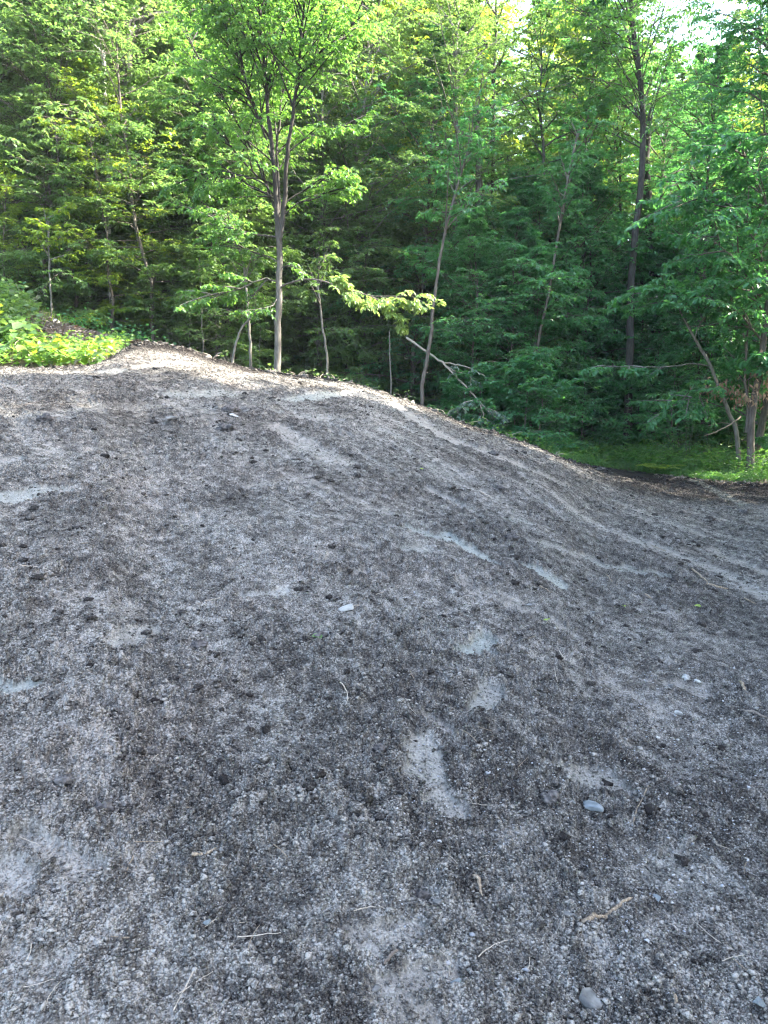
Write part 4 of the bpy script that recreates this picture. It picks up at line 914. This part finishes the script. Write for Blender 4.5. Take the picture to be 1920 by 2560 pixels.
# loose crumbs and pebbles, too many to count
def crumbs():
    proto_ = [clodV(I1, s)*np.array([1, 1, 1]) for s in range(10)]; small = I1[1]
    N = 460000
    v = rng.random(N); Y = 1.5*np.exp(v*np.log(13.6/1.5)); u = rng.uniform(-.62, .62, N)
    x = u*Y; y = Y
    z, pale, blue, dry_and_light = soil_z(x, y)
    pxs = Y/768.0
    s = np.clip(.0027*(rng.random(N)**(-1/4.2)), 0, .011)
    s = np.maximum(s, pxs*.55*rng.uniform(.7, 1.3, N))
    cl = fbm(x*2.2, y*2.2, 91, 3)
    yc_ = smooth_interp(np.clip(u, -.8, .8), EY); keep0 = y < yc_+.3
    keep = (rng.random(N) > pale*.90) & keep0
    keep &= rng.random(N) < np.clip(.62+1.6*(cl-.35), .4, 1)
    x, y, z, s, pale, blue, dry_and_light = [a[keep] for a in (x, y, z, s, pale, blue, dry_and_light)]
    n = len(x); which = rng.integers(0, 10, n)
    Rz = rng.uniform(0, 6.28, n); c, sn = np.cos(Rz), np.sin(Rz)
    base = np.stack(proto_)[which]*rng.uniform(.55, 1.45, (n, 1, 3))
    X = base[..., 0]*c[:, None]-base[..., 1]*sn[:, None]; Yv = base[..., 0]*sn[:, None]+base[..., 1]*c[:, None]
    V = np.stack([X, Yv, base[..., 2]], -1)*s[:, None, None]+np.stack([x, y, z+s*.42], -1)[:, None]
    m = base.shape[1]; f = (small[None]+(np.arange(n)*m)[:, None, None]).reshape(-1, 3)
    rep = lambda a: np.repeat(a, m)
    o = mk('soil_crumbs', V.reshape(-1, 3), [f], M['soil'], smooth=False, attrs={'pale': ('POINT', rep(pale*.3)), 'blue': ('POINT', rep(blue*.5)), 'dry_and_light': ('POINT', rep(np.clip(dry_and_light*.9+.16+rng.normal(0, .34, n), -1.4, 1.4)))})  # dried crumbs paler than the bed, with lit tops put into the colour
    tag(o, 'loose crumbs of dried soil covering the slope', 'soil crumbs', kind='stuff'); print('crumbs', n)
crumbs()
def clods():
    N = 8000
    Y = 2.2*np.exp(rng.random(N)*np.log(13.4/2.2)); u = rng.uniform(-.6, .6, N); x = u*Y; y = Y
    z, pale, blue, dry_and_light = soil_z(x, y); s = np.clip(.008*(rng.random(N)**(-1/2.0)), 0, .034)*(.62+.38*sst(2, 7, Y))
    cl = fbm(x*1.6, y*1.6, 191, 3)
    k = (rng.random(N) > pale) & (rng.random(N) < np.clip((cl-.38)*4, .05, 1)) & (y < smooth_interp(np.clip(u, -.8, .8), EY)+.2)
    x, y, z, s = x[k], y[k], z[k], s[k]
    ue = rng.uniform(-.45, .30, 900); ye = smooth_interp(ue, EY)+rng.uniform(-.9, .05, 900); xe = ue*ye
    x = np.r_[x, xe]; y = np.r_[y, ye]; z = np.r_[z, soil_z(xe, ye)[0]]; s = np.r_[s, np.clip(.016*rng.random(900)**(-1/2.5), 0, .06)]; n = len(x)
    pr = np.stack([clodV(I2, 40+q) for q in range(12)])[rng.integers(0, 12, n)]*rng.uniform(.7, 1.3, (n, 1, 3))
    a = rng.uniform(0, 6.28, n); c, sn = np.cos(a)[:, None], np.sin(a)[:, None]
    V = np.stack([pr[..., 0]*c-pr[..., 1]*sn, pr[..., 0]*sn+pr[..., 1]*c, pr[..., 2]], -1)*s[:, None, None]+np.stack([x, y, z+s*.02], -1)[:, None]; m = pr.shape[1]
    f = (I2[1][None]+(np.arange(n)*m)[:, None, None]).reshape(-1, 3)
    o = mk('small_clods', V.reshape(-1, 3), [f], M['soil'], attrs={'pale': ('POINT', np.zeros(n*m)), 'blue': ('POINT', np.zeros(n*m)), 'dry_and_light': ('POINT', np.repeat(rng.uniform(-.8, .7, n), m))})
    tag(o, 'small dark lumps of soil strewn all over the slope', 'small clods', kind='stuff'); print('clods', n)
clods()
# sprigs and twigs along the crest
for (p, q) in [(585, 806), (640, 820), (690, 822), (725, 825), (800, 845), (870, 868), (1010, 920), (460, 775), (965, 900), (1100, 948), (1200, 985)]:
    u_, e_ = ray(p, q); yc_ = float(smooth_interp(np.array([u_]), EY)[0])+.05; x_ = u_*yc_
    broad_plant(x_, yc_, 4, rng.uniform(.08, .18), .06, M['leaf'], 'tiny green sprig at the edge of the soil along the crest', 'sprig', 'tiny sprigs along the crest')
def gravel():
    N = 3800
    px = rng.uniform(850, 1700, N); u = (px*SC-960)/F; Y = rng.uniform(1.7, 4.2, N)**1.0; x = u*Y; y = Y
    gm = fbm(x*1.5, y*1.5, 111, 3)+.25*sst(.05, .4, u)
    k = gm > .52; x, y = x[k], y[k]; z, pale, blue, dry_and_light = soil_z(x, y); n = len(x)
    s = rng.uniform(.002, .0055, n)*(1+1.2*(rng.random(n) > .96))
    pr = np.stack([rockV(I1, s_, .2, .6, 5) for s_ in range(8)])[rng.integers(0, 8, n)]*rng.uniform(.7, 1.3, (n, 1, 3))
    V = pr*s[:, None, None]+np.stack([x, y, z+s*.3], -1)[:, None]; m = pr.shape[1]
    f = (I1[1][None]+(np.arange(n)*m)[:, None, None]).reshape(-1, 3)
    o = mk('gravel', V.reshape(-1, 3), [f], M['gravel']); tag(o, 'small pale pebbles and chips mixed in the soil at the lower right', 'gravel', kind='stuff')
m, n, l, b, out = newmat('gravel'); M['gravel'] = m
tc = n.new('ShaderNodeTexCoord'); vo = n.new('ShaderNodeTexVoronoi'); vo.inputs['Scale'].default_value = 60; l.new(tc.outputs['Object'], vo.inputs[0])
r_ = ramp(n, [(0, (.10, .10, .11)), (.4, (.30, .31, .33)), (.7, (.26, .235, .20)), (1, (.38, .38, .37))]); sp = n.new('ShaderNodeSeparateColor'); l.new(vo.outputs['Color'], sp.inputs[0]); l.new(sp.outputs[0], r_.inputs[0]); l.new(r_.outputs[0], b.inputs['Base Color']); b.inputs['Roughness'].default_value = .7
gravel()

# ------------------------------------------------------------------ the thin summer haze in the wood
hm = bpy.data.materials.new('haze'); hm.use_nodes = True; hn = hm.node_tree.nodes; hn.remove(hn['Principled BSDF'])
pv = hn.new('ShaderNodeVolumePrincipled'); pv.inputs['Color'].default_value = (.86, .92, .95, 1); pv.inputs['Density'].default_value = .0006; pv.inputs['Anisotropy'].default_value = 0.0
hm.node_tree.links.new(pv.outputs[0], hn['Material Output'].inputs['Volume'])
bx = np.array([[x, y, z] for x in (-420, 420) for y in (-420, 520) for z in (-6, 60)], float)
hz = mk('haze', bx, [np.array([[0, 1, 3, 2], [4, 6, 7, 5], [0, 4, 5, 1], [2, 3, 7, 6], [0, 2, 6, 4], [1, 5, 7, 3]])], hm); tag(hz, 'thin pale summer haze hanging in the wood', 'haze', kind='stuff')
